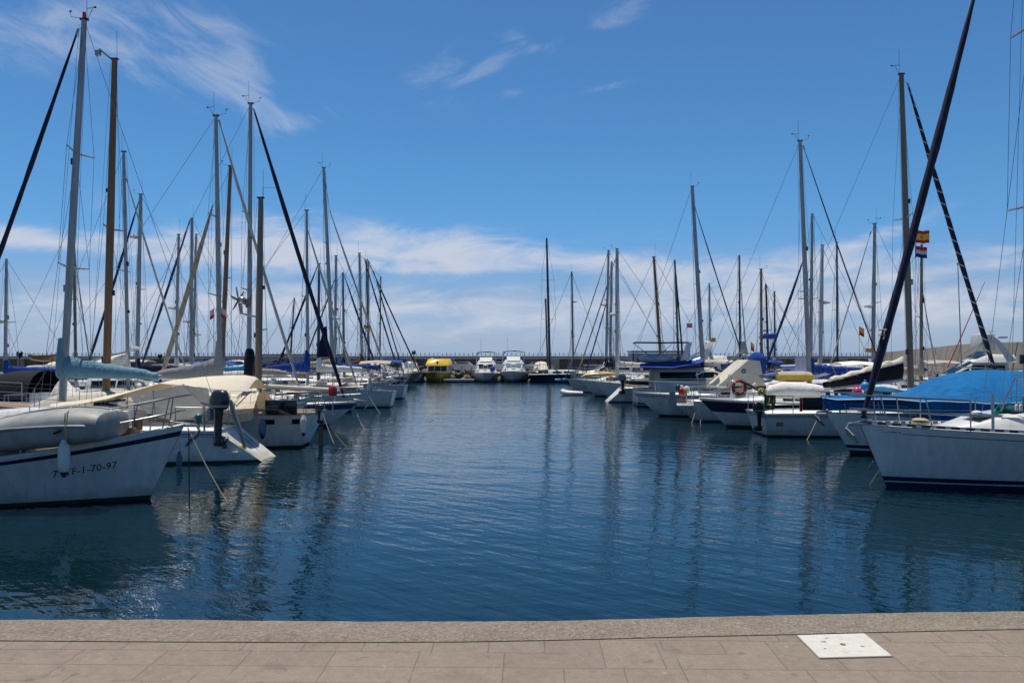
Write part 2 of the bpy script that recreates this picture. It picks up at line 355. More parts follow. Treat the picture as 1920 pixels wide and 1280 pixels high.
class Boat:
    def __init__(s, name, label, cat, L, B, tip, d, out='bow', side='L', fb=(1.3, 1.0, .95), bo=.8, so=.15, tw=.7, p=2.2, bc=1.0,
                 hull='plain', deck='deck_white', scoop=False, yaw=0, group=None, pos=None, ang=None, detail=1, flare=.86):
        s.L, s.B, s.fb, s.bo, s.so, s.tw, s.p, s.bc, s.flare = L, B, fb, bo, so, tw, p, bc, flare
        c = 1 if side == 'L' else -1
        if pos is None:
            fx = c if out == 'bow' else -c
            a = (0 if fx > 0 else PI) + R_(yaw)
            fwd = Vector((math.cos(a), math.sin(a), 0)); t = Vector((X(tip, d), d, 0))
            pos = t - fwd * L if out == 'bow' else t; ang = a
        s.ang = ang; s.o = Vector((pos[0], pos[1], 0))
        s.e = empty(name, s.o, label, cat, group, ang)
        s.RM = Matrix.Rotation(ang, 3, 'Z'); s.RI = Matrix.Rotation(-ang, 3, 'Z'); s.d = d
        s.near = 1 if (s.RM @ Vector((0, 1, 0))).y < 0 else -1     # local y sign of the side towards the quay
        rows = HULL[hull] if isinstance(hull, str) else hull
        mats = []
        for r in rows:
            if r[2] not in mats: mats.append(r[2])
        hs, hm = [rows[0][0]], []
        for a_, b_, mt in rows:
            k = max(1, int(round((a_ - b_) / .17)))
            for q in range(k): hs.append(lerp(a_, b_, (q + 1) / k)); hm.append(mats.index(mt))
        n = 26 if detail else 14
        ts = [1 - (1 - i / n) ** 1.35 for i in range(n + 1)]
        mb = MB(); nh = len(hs)
        for sg in (1, -1):
            vs = [s.pt(t, h, sg) for t in ts for h in hs]; fs = []; o = len(mb.f)
            for i in range(n):
                for j in range(nh - 1): fs.append([i * nh + j, (i + 1) * nh + j, (i + 1) * nh + j + 1, i * nh + j + 1])
            mb.add(vs, fs); mb.m[o:] = [hm[q % (nh - 1)] for q in range(len(fs))]
        cols = [-1, -.82, .82, 1]                                     # transom
        vs = []
        for h in hs:
            for c_ in cols:
                v = s.pt(0, h, 1); y = s.hb(0, h) * c_
                vs.append(Vector((v.x + ((.04 + .05 * max(0, 1 - h)) if scoop and abs(c_) < .9 and .05 < h < .98 else 0), y, v.z - (.05 if scoop and abs(c_) < .9 and .05 < h < .98 else 0))))
        fs = [[j * 4 + q, j * 4 + q + 1, (j + 1) * 4 + q + 1, (j + 1) * 4 + q] for j in range(nh - 1) for q in range(3)]
        o = len(mb.f); mb.add(vs, fs); mb.m[o:] = [(0 if scoop and rows[0][2] != 'trim_grey' else hm[q // 3]) for q in range(len(fs))]
        mb.build('hull', mats, s.e, smooth=38)
        g = []
        for t in ts[:-1] + [.995]:
            hb = s.hb(t, .965) * .985
            g.append([Vector((s.xx(t, .965), hb * c_, s.sheer(t) * .965 + .05 * (1 - c_ * c_) * min(1, hb))) for c_ in (-1, -.5, 0, .5, 1)])
        MB().sheet(g, .01).build('deck', deck, s.e)
    def sheer(s, t):
        b_, m_, st = s.fb
        return m_ + (b_ - m_) * max(0, (t - .4) / .6) ** 1.7 + (st - m_) * max(0, (.4 - t) / .4) ** 1.7
    def shape(s, t, tw, p): return tw + (1 - tw) * math.sin(PI / 2 * t / .42) if t < .42 else max(.0, 1 - ((t - .42) / .58) ** p)
    def hb(s, t, h):
        bd = s.B / 2 * max(.012, s.shape(t, s.tw, s.p)); bw = s.B / 2 * s.flare * max(.008, s.shape(t, s.tw * .82, s.p * .72))
        return bw + (bd - bw) * h ** 1.25 if h >= 0 else bw * math.sqrt(max(0, 1 - (h / .5) ** 2))
    def xx(s, t, h):
        xd = t * s.L; xw = s.so + t * (s.L - s.bo - s.so)
        return xw + (xd - xw) * (h ** s.bc if h > 0 else h * .8)
    def pt(s, t, h, sg): return Vector((s.xx(t, h), sg * s.hb(t, h), s.sheer(t) * h))
    def side(s, x, z, sg, off=.004):                                    # point on the topsides at local x, height z
        t = max(0, min(1, x / s.L))
        for _ in range(12):
            h = z / s.sheer(t); t = max(0, min(1, t + (x - s.xx(t, max(h, 0))) / s.L))
        return Vector((x, sg * (s.hb(t, max(z / s.sheer(t), 0)) + off), z))
    def dk(s, x): return s.sheer(max(0, min(1, x / s.L))) * .97 + .04
    def edge(s, x, sg, inset=.06, dz=0):
        t = max(0, min(1, x / s.L)); return Vector((x, sg * max(.03, s.hb(t, 1) - inset), s.sheer(t) + dz))
    def loc(s, w): return s.RI @ (Vector(w) - s.o)
    def at(s, px, py, d=None): return s.loc(W(px, py, d or s.d))
    def world(s, l): return s.RM @ Vector(l) + s.o
    def xl(s, px, d=None): return s.at(px, 700, d).x
    # ---------------- superstructure
    def cabin(s, prof, mat='gelcoat', name='cabin', win=None, tum=.74, wmat='window', z0=None, wname='cabin_window', parent=None):
        secs = []
        for x, hw, h in prof:
            z = (s.dk(x) - .06) if z0 is None else z0; secs.append([Vector((x, y * hw, z + zz * (h + .06 if z0 is None else h))) for y, zz in
                [(1, 0), (lerp(1, tum, .5), .5), (tum, .9), (tum - .10, 1.0), (0, 1.06), (-tum + .10, 1.0), (-tum, .9), (-lerp(1, tum, .5), .5), (-1, 0)]])
        c = MB().loft(secs, closed=True).build(name, mat, parent or s.e, smooth=35)
        s.prof = prof; s.pz = z0; s.tum = tum
        for wv in (win or []):
            x0, x1, f0, f1 = wv[:4]; sk = wv[4] if len(wv) > 4 else 0
            for sg in (1, -1):
                g = []
                for f in (f0, (f0 + f1) / 2, f1):
                    g.append([s.cpt(lerp(x0, x1, q / 4) + sk * (f - f0) , f, sg) for q in range(5)])
                MB().sheet(g, .012).build(wname, wmat, c)
        return c
    def cpt(s, x, f, sg, off=.012):
        P = s.prof; P = sorted(P); i = 0
        while i < len(P) - 2 and x > P[i + 1][0]: i += 1
        a, b_ = P[i], P[i + 1]; t = max(0, min(1, (x - a[0]) / max(1e-6, b_[0] - a[0]))); hw = lerp(a[1], b_[1], t); h = lerp(a[2], b_[2], t)
        z = (s.dk(x) - .06) if s.pz is None else s.pz; hh = h + .06 if s.pz is None else h
        return Vector((x, sg * (hw * lerp(1, s.tum, f / .9) + off), z + f * hh))
    def panel(s, name, quad, mat, parent=None, th=.014, off=.008, n=3):
        q = [Vector(p) for p in quad]; nrm = (q[1] - q[0]).cross(q[3] - q[0]).normalized() * off
        g = [[lerp(lerp(q[0], q[1], i / n), lerp(q[3], q[2], i / n), j / n) + nrm for j in range(n + 1)] for i in range(n + 1)]
        return MB().sheet(g, th).build(name, mat, parent or s.e)
    def hatch(s, x, y=0, w=.5, l=.5, mat='window', dz=0):
        MB().box((x, y, s.dk(x) + dz + .06), (l, w, .05), 0, bev=.015).build('hatch', mat, s.e)
    # ---------------- rails
    def pulpit(s, hgt=.6, t0=.84, r=.016, over=.10, mid=True):
        xs = [lerp(t0, 1, i / 5) * s.L for i in range(6)]
        top = [s.edge(x, 1, .07, hgt) for x in xs]; top[-1] = Vector((s.L + over, .12, s.sheer(1) + hgt)); oth = [Vector((p.x, -p.y, p.z)) for p in reversed(top)]
        mb = MB().tube(top + oth, r, 7)
        if mid:
            m_ = [Vector((p.x - (0 if i < 5 else .12), p.y, p.z - hgt * .5)) for i, p in enumerate(top)]
            for sg in (1, -1): mb.tube([Vector((p.x, sg * p.y, p.z)) for p in m_], r * .8, 6)
        for i in (0, 2, 4):
            for sg in (1, -1):
                b_ = s.edge(xs[i] - .12 * (i > 0), sg, .06, -.02); tp = Vector((top[i].x, sg * top[i].y, top[i].z)); mb.tube([b_, tp], r * .9, 6)
        return mb.build('pulpit', 'steel', s.e)
    def pushpit(s, hgt=.6, x1=1.0, r=.016):
        c0 = [s.edge(x1, 1, .07, hgt), s.edge(.3, 1, .07, hgt), s.edge(.05, 1, .2, hgt)]
        rail = c0 + [Vector((p.x, -p.y, p.z)) for p in reversed(c0)]; mb = MB().tube(rail, r, 7)
        mb.tube([p - Vector((0, 0, hgt * .5)) for p in rail], r * .8, 6)
        for p in (rail[0], rail[1], rail[2], rail[3], rail[4], rail[5]): mb.tube([p - Vector((0, 0, hgt + .02)), p], r * .9, 6)
        return mb.build('pushpit', 'steel', s.e)
    def lifelines(s, x0, x1, n=5, hgt=.6, sep=True, wr=.005):
        for sg in (1, -1):
            ps = [s.edge(lerp(x0, x1, i / (n - 1)), sg, .06) for i in range(n)]
            if sep:
                for p in ps[1:-1]: MB().tube([p, p + Vector((0, 0, hgt))], [.015, .012], 6).build('stanchion', 'steel', s.e)
            mb = MB()
            if not sep:
                for p in ps: mb.tube([p, p + Vector((0, 0, hgt))], .014, 5)
            for k in (1.0, .52): mb.tube([p + Vector((0, 0, hgt * k - .01)) for p in ps], wr, 5)
            mb.build('lifeline' if sep else 'guard_rail', 'steel' if not sep else 'wire', s.e)
    # ---------------- rig
    def mast(s, base, top, r, mat, spr=(.5,), spl=.75, furl=None, back=None, gear=1, radar=None, shroud=True, wr=.006, fore=None, steps=False, name='mast'):
        b_, t = s.at(*base), s.at(*top); ax = (t - b_)
        k = 8; pts = [b_ + ax * (i / k) for i in range(k + 1)]; rr = [r * (1 if i < 5 else 1 - .07 * (i - 4)) for i in range(k + 1)]
        m_ = MB().tube(pts, rr, 10).build(name, mat, s.e)
        up = ax.normalized()
        tips = []
        for f in spr:
            c = b_ + ax * f; row = []
            for sg in (1, -1):
                e_ = c + Vector((-.12, sg * spl * (1.05 - f * .35), .05)); row.append(e_)
                MB().tube([c, e_], [.035, .02], 6).build('spreader', 'mast_alu' if mat != 'mast_wood' else 'mast_wood', m_)
            tips.append(row)
        xb = b_.x
        if shroud:
            for q, sg in enumerate((1, -1)):
                ch = s.edge(max(0, min(s.L, xb - .1)), sg, .05); ch2 = s.edge(max(0, min(s.L, xb - .6)), sg, .05); hp = t - up * .12
                MB().tube([hp] + [row[q] for row in reversed(tips)] + [ch], wr, 5).build('shroud', 'wire', s.e)
                if tips: MB().tube([b_ + ax * (spr[0] - .01), ch2], wr, 5).build('shroud', 'wire', s.e)
                if tips and len(tips) > 1: MB().tube([b_ + ax * (spr[1] - .01), tips[0][q]], wr, 5).build('shroud', 'wire', s.e)
        for f_ in (.12, .31, .58):
            MB().box(b_ + ax * (f_ + rnd.uniform(-.05, .05)) + Vector((rnd.choice((-1, 1)) * r * 1.05, -.03, 0)), (.09, .09, rnd.uniform(.10, .22)), 0, bev=.01).build('mast_fitting', rnd.choice(('black', 'trim_grey', 'rubber')), m_)
        for sg in (1, -1):
            q0 = t - up * .15 + Vector((sg * .10, .06, 0)); q1 = b_ + Vector((sg * rnd.uniform(.15, .5), sg * .12, .1)); MB().tube([q0, q1], wr * .8, 5).build('halyard', 'wire', s.e)
        if gear:
            MB().box(t + up * .02, (.22, .12, .05), 0).build('masthead', 'black', m_)
            if gear & 1: MB().tube([t + Vector((-.08, 0, 0)), t + Vector((-.08, .02, .95))], .006, 5).build('antenna', 'black', m_)
            if gear & 2:
                a_ = t + Vector((.1, 0, .05)); MB().tube([a_, a_ + Vector((.28, .0, .05)), a_ + Vector((.29, 0, .17))], .007, 5).ell(a_ + Vector((.29, 0, .2)), (.035, .035, .025), 6, 4).tube([a_ + Vector((.22, .04, .2)), a_ + Vector((.36, -.04, .2))], .009, 5).build('wind_sensor', 'black', m_)
            if gear & 4:
                a_ = t + Vector((-.1, 0, .03)); MB().tube([a_, a_ + Vector((-.14, 0, .30))], .007, 5).tube([a_ + Vector((-.24, .05, .31)), a_ + Vector((.04, -.03, .31))], .008, 5).box(a_ + Vector((-.23, .05, .31)), (.07, .01, .05), 0).build('wind_vane', 'black', m_)
            if gear & 8: MB().lathe([(.05, 0), (.055, .02), (.05, .16), (.02, .2)], t + up * .05, 8).build('mast_light', 'red_plastic', m_)
        if radar:
            p = b_ + ax * ((base[1] - radar) / (base[1] - top[1])); q = p + Vector((r + .22, 0, 0))
            MB().lathe([(.06, -.04), (.22, -.03), (.24, .05), (.20, .12), (.02, .16)], q, 12).build('radar_dome', 'gelcoat', m_)
            MB().box((p + q) / 2 - Vector((0, 0, .06)), (.35, .05, .03), 0).build('radar_bracket', 'mast_alu', m_)
        if furl:
            for fu in (furl if isinstance(furl, list) else [furl]):
                f0, f1, fr, fm = fu[:4]; a_, c = s.at(*f0), s.at(*f1); k = 22
                rr = [fr * (.55 + .45 * min(1, i / 2)) * (1 if i < 17 else lerp(1, .42, (i - 16) / 6)) * (1 + .08 * math.sin(i * 2.3) + .05 * math.sin(i * 5.1)) for i in range(k + 1)]
                sag = [Vector((0, 0, -.10 * math.sin(PI * i / k))) for i in range(k + 1)]
                j = MB().tube([lerp(a_, c, i / k) + sag[i] for i in range(k + 1)], rr, 10).build('furled_jib', fm, s.e)
                MB().lathe([(.02, -.1), (.09, -.08), (.05, -.02), (.05, .03), (.09, .06), (.02, .08)], a_ + (a_ - c).normalized() * .10, 10).build('furling_drum', 'black', j)
                dr = (c - a_).normalized(); MB().tube([a_, a_ - dr * max(.15, (a_.z - s.dk(min(s.L, max(0, a_.x)))) / max(.2, dr.z))], .012, 5).build('stay_end', 'steel', j)
                MB().tube([c, c + dr * .18], .035, 6).tube([c + dr * .1, t - up * .12], wr * 1.2, 5).build('stay_end', 'steel', j)
        if fore: MB().tube([t - up * .1, fore], wr * 1.2, 5).build('forestay', 'wire', s.e)
        if back is not None: MB().tube([t, back], wr * 1.1, 5).build('backstay', 'wire', s.e)
        return m_, b_, t
    def boom(s, a, e, cover=None, h0=.42, h1=.2, r=.055, mat='mast_alu', w=.13, collar=True, droop=.05, mastpt=None):
        a, e = Vector(a), Vector(e); o = MB().tube([a, e], r, 8).build('boom', mat, s.e)
        if cover:
            k = 16; secs = []; ax = (e - a)
            for i in range(k + 1):
                f = .01 + .95 * i / k; c = a + ax * f; hh = lerp(h0, h1, f ** .75) * (1 + .045 * math.sin(i * 1.7) + .03 * math.sin(i * 4.1)) * (1 if i < k - 1 else .75); ww = w * (1 - .45 * f) * (1 + .12 * math.sin(i * 2.9))
                secs.append([c + Vector((0, ww * math.sin(q) * (1 - .35 * max(0, math.cos(q))), -r * 1.1 + (hh + r) * (.5 + .5 * math.cos(q)) - .02)) for q in [2 * PI * z / 10 for z in range(10)]])
            c_ = MB().loft(secs).build('sail_cover', cover, o)
            if collar: MB().lathe([(.10, -.1), (.17, 0), (.17, h0 * .6), (.14, h0 * 1.2), (.10, h0 * 1.75)], a + Vector((.08 if e.x < a.x else -.08, 0, 0)), 10).build('mast_collar', cover, o)
        return o
    def sprayhood(s, x0, x1, hw, h, mat='cloth_navy', name='sprayhood', z=None):
        z0 = (s.dk((x0 + x1) / 2) if z is None else z); g = []
        for i in range(7):
            f = i / 6; x = lerp(x0, x1, f); hh = h * (1 - max(0, f - .35) ** 1.8 * 1.6)
            g.append([Vector((x, hw * (1 - .1 * f) * math.cos(PI * q / 8) * (1.0 if abs(q - 4) < 4 else 1), z0 + hh * math.sin(PI * q / 8) ** .55)) for q in range(9)])
        return MB().sheet(g, .015).build(name, mat, s.e)
    def winch(s, x, y, dz=0):
        MB().lathe([(.09, 0), (.09, .03), (.055, .05), (.05, .12), (.075, .15), (.03, .16)], (x, y, s.dk(x) + dz), 10).build('winch', 'steel', s.e)

def fender(p, label, mat='white_pvc', L=.62, r=.115, rope=.5, cap='navy', group=None):
    e = empty('fender', p, label, 'fender', group)
    MB().lathe([(.03, -L / 2 - .09), (.05, -L / 2 - .05), (r * .72, -L / 2), (r, -L / 2 + .09), (r, L / 2 - .09), (r * .72, L / 2), (.05, L / 2 + .05), (.035, L / 2 + .09)], n=14).build('body', mat, e)
    MB().lathe([(.02, -L / 2 - .11), (.052, -L / 2 - .08), (r * .5, -L / 2 - .045), (r * .76, -L / 2 - .008)], n=14).build('end_cap', cap, e)
    MB().tube([(0, 0, L / 2 + .08), (.01, .02, L / 2 + .08 + rope)], .010, 5).build('rope', 'rope', e)
    return e
def rope(a, b_, label, mat='rope', r=.012, sag=.08, group='mooring lines', cat='mooring rope'):
    a, b_ = Vector(a), Vector(b_)
    if -.1 < b_.z < .5 and a.z > b_.z: b_ = b_ + (b_ - a) * ((b_.z + .2) / (a.z - b_.z))      # lines run on below the surface
    o = MB().tube([lerp(a, b_, i / 10) - Vector((0, 0, sag * math.sin(PI * i / 10))) - a for i in range(11)], r, 6).build('mooring_rope', mat, None, loc=a)
    return tag(o, label, cat, group)
def outboard(p, ang, label, cowl='motor_grey', sc=1.0):
    e = empty('outboard_motor', p, label, 'outboard motor', None, ang); s = sc
    pw = lambda c: math.copysign(abs(c) ** .7, c)
    MB().loft([[Vector((s * (.03 + z * .12 + .23 * k * pw(math.cos(a))), s * .135 * k * pw(math.sin(a)), z * s)) for a in [2 * PI * q / 16 for q in range(16)]] for z, k in ((-.02, .80), (.02, .93), (.10, 1.0), (.20, 1.0), (.29, .93), (.35, .80), (.39, .58), (.41, .25))]).build('cowl', cowl, e)
    MB().loft([[Vector((s * (.035 + .238 * k * pw(math.cos(a))), s * .142 * k * pw(math.sin(a)), z * s)) for a in [2 * PI * q / 16 for q in range(16)]] for z, k in ((.035, .97), (.06, 1.0), (.085, .98))]).build('cowl_band', 'trim_grey', e)
    MB().loft([[Vector((x * s * k, y * s * k, z * s)) for x, y in [(-.07, -.05), (.1, -.05), (.1, .05), (-.07, .05)]] for z, k in [(0, 1.2), (-.25, .9), (-.55, .8), (-.62, .9)]]).build('midsection', 'black', e)
    MB().box((.02 * s, 0, -.60 * s), (.34 * s, .2 * s, .015), 0).loft([[Vector((x * s, y * s * k, z * s)) for x, y in [(-.12, 0), (.0, .05), (.16, .02), (.16, -.02), (.0, -.05)]] for z, k in [(-.62, 1), (-.72, 1.3), (-.8, 1)]]).build('gearcase', 'black', e)
    pr = MB().lathe([(.01, -.05), (.05, 0), (.03, .06)], (0, 0, 0), 8)
    for k in range(3):
        R = Matrix.Rotation(k * 2 * PI / 3, 3, 'Z'); pr.sheet([[R @ Vector((.04 * s, -.03 * s, -.02)), R @ Vector((.04 * s, .03 * s, .02))], [R @ Vector((.13 * s, -.05 * s, -.03)), R @ Vector((.13 * s, .05 * s, .03))]], .01)
    o = pr.build('propeller', 'motor_grey', e); o.rotation_euler = (0, PI / 2, 0); o.location = (.2 * s, 0, -.71 * s)
    MB().box((-.14 * s, 0, -.12 * s), (.08 * s, .24 * s, .26 * s), 0, bev=.01).build('clamp_bracket', 'trim_grey', e)
    MB().tube([(-.16 * s, 0, .05 * s), (-.5 * s, .02, .12 * s)], .022, 6).build('tiller', 'black', e)
    return e
def flag(p, w, h, bands, label, dirx=1, pole=None, emblem=False, group='flags flying over the boats', droop=.0):
    e = empty('flag', p, label, 'flag', group)
    hh = 0; mats = [b_[0] for b_ in bands]
    mb = MB(); y0 = h
    for bi, (mname, fr) in enumerate(bands):
        y1 = y0 - fr * h; k = 10
        g = [[Vector((dirx * w * q / k, .05 * w * math.sin(q * 1.1 + .3), y - droop * (q / k) ** 1.3 * w + .03 * w * math.sin(q * .9))) for q in range(k + 1)] for y in (y0, (y0 + y1) / 2, y1)]
        mb.sheet(g, .006, bi); y0 = y1
    f = mb.build('cloth', mats, e)
    if emblem: MB().lathe([(.01, -.012), (.09 * w, -.01), (.09 * w, .01), (.01, .012)], (dirx * w * .42, .05 * w * math.sin(4.5) , h * .5), 10, rot=Matrix.Rotation(PI / 2, 3, 'X')).build('emblem', 'mast_brown', f)
    if pole: MB().tube([Vector((0, 0, h + .03)), Vector(pole)], .012, 6).build('flagstaff' if pole[2] < -.5 else 'halyard', 'steel', e)
    return e
def life_ring(p, R, r, label, rx=PI / 2, rz=0):
    e = empty('life_ring', p, label, 'life ring')
    mb = MB(); k = 24
    secs = [[Vector((math.cos(a) * (R + r * math.cos(b_)), math.sin(a) * (R + r * math.cos(b_)), r * math.sin(b_))) for b_ in [2 * PI * j / 8 for j in range(8)]] for a in [2 * PI * i / k for i in range(k + 1)]]
    o = mb.loft(secs, cap=False).build('ring', 'orange', e); o.rotation_euler = (rx, 0, rz)
    for q in range(4):
        a = PI / 4 + q * PI / 2; b2 = MB().loft([[Vector((math.cos(a + d_) * (R + r * 1.08 * math.cos(b_)), math.sin(a + d_) * (R + r * 1.08 * math.cos(b_)), r * 1.08 * math.sin(b_))) for b_ in [2 * PI * j / 8 for j in range(8)]] for d_ in (-.1, 0, .1)], cap=False).build('band', 'white_pvc', o)
    MB().tube([Vector((math.cos(a) * (R + r * 1.5 + .02 * math.sin(a * 8)), math.sin(a) * (R + r * 1.5), 0)) for a in [2 * PI * i / 24 for i in range(25)]], .008, 5).build('grab_line', 'rope', o)
    return e
def anchor(b, label=None, mat='steel'):
    t = Vector((b.L + .02, 0, b.sheer(1) - .02))
    r = MB().box(t + Vector((.02, 0, .02)), (.42, .14, .05), 0, bev=.01).build('bow_roller', 'steel', b.e)
    MB().tube([t + Vector((-.3, 0, .10)), t + Vector((.22, 0, .03)), t + Vector((.30, 0, -.10))], .022, 6).sheet([[t + Vector((.30, -.02, -.06)), t + Vector((.30, .02, -.06))], [t + Vector((.20, -.17, -.22)), t + Vector((.20, .17, -.22))], [t + Vector((.02, -.03, -.40)), t + Vector((.02, .03, -.40))]], .03).build('anchor', mat, b.e)
# ------------------------------------------------------------------ water
m, t, b = nodes('sea_water')
L = t.links.new
b.inputs['Base Color'].default_value = (.0008, .0125, .0185, 1); b.inputs['Roughness'].default_value = .03; b.inputs['IOR'].default_value = 1.45
ge = t.nodes.new('ShaderNodeNewGeometry')
def wn(sx, sy, rot, det, rough, off, dist=0):
    mp = t.nodes.new('ShaderNodeMapping'); mp.vector_type = 'TEXTURE'; L(ge.outputs['Position'], mp.inputs[0])
    mp.inputs['Rotation'].default_value = (0, 0, R_(rot)); mp.inputs['Scale'].default_value = (1 / sx, 1 / sy, 1); mp.inputs['Location'].default_value = (off * 3.1, off * 2.3, 0)
    n = t.nodes.new('ShaderNodeTexNoise'); n.inputs['Scale'].default_value = 1; n.inputs['Detail'].default_value = det; n.inputs['Roughness'].default_value = rough; n.inputs['Distortion'].default_value = dist
    L(mp.outputs[0], n.inputs['Vector']); return n.outputs[0]
def wm(op, a, c, d=None):
    n = t.nodes.new('ShaderNodeMath'); n.operation = op
    for i, v in enumerate((a, c) + ((d,) if d is not None else ())):
        if isinstance(v, (int, float)): n.inputs[i].default_value = v
        else: L(v, n.inputs[i])
    return n.outputs[0]
calm = wn(.09, .14, 0, 2, .5, 5)
amp = wm('MULTIPLY_ADD', calm, 1.5, .15)
rip = wm('MULTIPLY', wn(.85, 3.6, -44, 3, .55, 1, .25), .0185)
rip2 = wm('MULTIPLY', wn(1.6, 4.4, 12, 2, .5, 9, .2), .0065)
fine = wm('MULTIPLY', wn(6, 12, -30, 2, .5, 3), .0017)
swell = wm('MULTIPLY', wn(.35, .85, -14, 2, .5, 7), .032)
sy_ = t.nodes.new('ShaderNodeSeparateXYZ'); L(ge.outputs['Position'], sy_.inputs[0])
mr = t.nodes.new('ShaderNodeMapRange'); L(sy_.outputs[1], mr.inputs[0])                       # breeze ruffles the far end of the basin more
for i_, v_ in ((1, 40.0), (2, 78.0), (3, 1.0), (4, 2.0)): mr.inputs[i_].default_value = v_
amp = wm('MULTIPLY', amp, mr.outputs[0])
mr2 = t.nodes.new('ShaderNodeMapRange'); L(sy_.outputs[1], mr2.inputs[0])
for i_, v_ in ((1, 18.0), (2, 80.0), (3, .025), (4, .12)): mr2.inputs[i_].default_value = v_
L(mr2.outputs[0], b.inputs['Roughness'])
hgt = wm('ADD', wm('MULTIPLY', wm('ADD', wm('ADD', rip, rip2), fine), amp), swell)
bp = t.nodes.new('ShaderNodeBump'); bp.inputs['Strength'].default_value = 1; bp.inputs['Distance'].default_value = 1; L(hgt, bp.inputs['Height']); L(bp.outputs[0], b.inputs['Normal'])
struct(MB().add([(-6000, 2, 0), (6000, 2, 0), (6000, 9000, 0), (-6000, 9000, 0)], [[0, 1, 2, 3]]).build('water', 'sea_water', smooth=0))
# ------------------------------------------------------------------ quay in the foreground
QZ = 1.3
def ed(px, py): return Vector((X(px, 2480 / (py - HY)), 2480 / (py - HY), QZ))
E = [Vector((-40, 5.2, QZ)), Vector((-9, 5.08, QZ)), ed(0, 1158), ed(300, 1157), ed(520, 1159.5), ed(690, 1161), ed(880, 1160.5), ed(1040, 1160), ed(1270, 1154), ed(1500, 1148), ed(1700, 1144.5), ed(1920, 1142), Vector((9, 5.42, QZ)), Vector((40, 6.6, QZ))]
I = [Vector((-40, 4.78, QZ)), Vector((-9, 4.66, QZ)), ed(0, 1200), ed(300, 1202), ed(520, 1203), ed(690, 1203), ed(880, 1202), ed(1040, 1199), ed(1270, 1193), ed(1500, 1188), ed(1700, 1183), ed(1920, 1178.5), Vector((9, 4.98, QZ)), Vector((40, 6.15, QZ))]
def dens_line(P, k=9):
    out = []
    for a, c in zip(P, P[1:]):
        for i in range(k): out.append(lerp(a, c, i / k))
    return out + [P[-1]]
E2, I2 = dens_line(E), dens_line(I)
E2 = [p + Vector((0, rnd.uniform(-.006, .006), 0)) for p in E2]
def _band(a, b_): return [[p + Vector((0, 0, z)) for p in a_] for a_, z in b_]
m, t, b = nodes('kerb_concrete'); L = t.links.new
g = t.nodes.new('ShaderNodeTexCoord')
def tn(sc, det, rough=.6, src=None):
    n = t.nodes.new('ShaderNodeTexNoise'); n.inputs['Scale'].default_value = sc; n.inputs['Detail'].default_value = det; n.inputs['Roughness'].default_value = rough; L(src or g.outputs['Object'], n.inputs['Vector']); return n.outputs[0]
def ramp(src, st):
    r = t.nodes.new('ShaderNodeValToRGB'); L(src, r.inputs[0]); el_ = r.color_ramp.elements
    while len(el_) < len(st): el_.new(.5)
    for e_, (p, c) in zip(el_, st): e_.position = p; e_.color = (*c, 1)
    return r.outputs[0]
def mixc(f, a, c, mode='MIX'):
    n = t.nodes.new('ShaderNodeMixRGB'); n.blend_type = mode
    for i, v in enumerate((f, a, c)):
        if isinstance(v, (int, float)): n.inputs[i].default_value = v
        elif isinstance(v, tuple): n.inputs[i].default_value = (*v, 1)
        else: L(v, n.inputs[i])
    return n.outputs[0]
vo = t.nodes.new('ShaderNodeTexVoronoi'); vo.inputs['Scale'].default_value = 58; L(g.outputs['Object'], vo.inputs['Vector'])
grain = ramp(vo.outputs['Color'], [(.0, (.100, .077, .055)), (.35, (.215, .176, .133)), (.75, (.275, .230, .180)), (.95, (.40, .35, .29))])
c1 = mixc(.45, grain, ramp(tn(3, 8, .7), [(.3, (.150, .121, .090)), (.5, (.215, .176, .136)), (.7, (.265, .222, .174))]))
c1 = mixc(wm('MULTIPLY', ramp(tn(1.6, 6, .7), [(.52, (0, 0, 0)), (.68, (1, 1, 1))]), .4), c1, (.13, .108, .085))
spots = ramp(tn(16, 2), [(.70, (0, 0, 0)), (.74, (1, 1, 1))]); c1 = mixc(wm('MULTIPLY', spots, .5), c1, (.38, .345, .30))
L(c1, b.inputs['Base Color']); b.inputs['Roughness'].default_value = .95
bp = t.nodes.new('ShaderNodeBump'); bp.inputs['Distance'].default_value = .012; L(wm('ADD', vo.outputs['Distance'], tn(30, 4)), bp.inputs['Height']); L(bp.outputs[0], b.inputs['Normal'])
grid = [[p + o_ for p in E2] for o_ in (Vector((0, -.02, -2.6)), Vector((0, -.01, -.3)), Vector((0, 0, -.03)), Vector((0, -.012, -.008)), Vector((0, -.035, 0)))]
grid += [[lerp(a, c, f) + Vector((0, rnd.uniform(-.003, .003) * (f == 1), rnd.uniform(-.002, .002))) for a, c in zip(E2, I2)] for f in (.35, .7)] + [[p + Vector((0, .006, -.001)) for p in I2], [p + Vector((0, .003, -.03)) for p in I2]]
vs = [p for r in grid for p in r]; n_ = len(E2)
struct(MB().add(vs, [[i * n_ + j, i * n_ + j + 1, (i + 1) * n_ + j + 1, (i + 1) * n_ + j] for i in range(len(grid) - 1) for j in range(n_ - 1)]).build('kerb', 'kerb_concrete', smooth=50))
m, t, b = nodes('paving'); L = t.links.new
g = t.nodes.new('ShaderNodeTexCoord'); mp = t.nodes.new('ShaderNodeMapping'); L(g.outputs['Object'], mp.inputs[0]); mp.inputs['Rotation'].default_value = (0, 0, R_(1.2)); mp.inputs['Location'].default_value = (.13, .03, 0)
wv = t.nodes.new('ShaderNodeTexNoise'); wv.inputs['Scale'].default_value = 9; L(g.outputs['Object'], wv.inputs['Vector'])
va = t.nodes.new('ShaderNodeVectorMath'); va.operation = 'MULTIPLY_ADD'; L(wv.outputs['Color'], va.inputs[0]); va.inputs[1].default_value = (.008, .008, 0); L(mp.outputs[0], va.inputs[2])
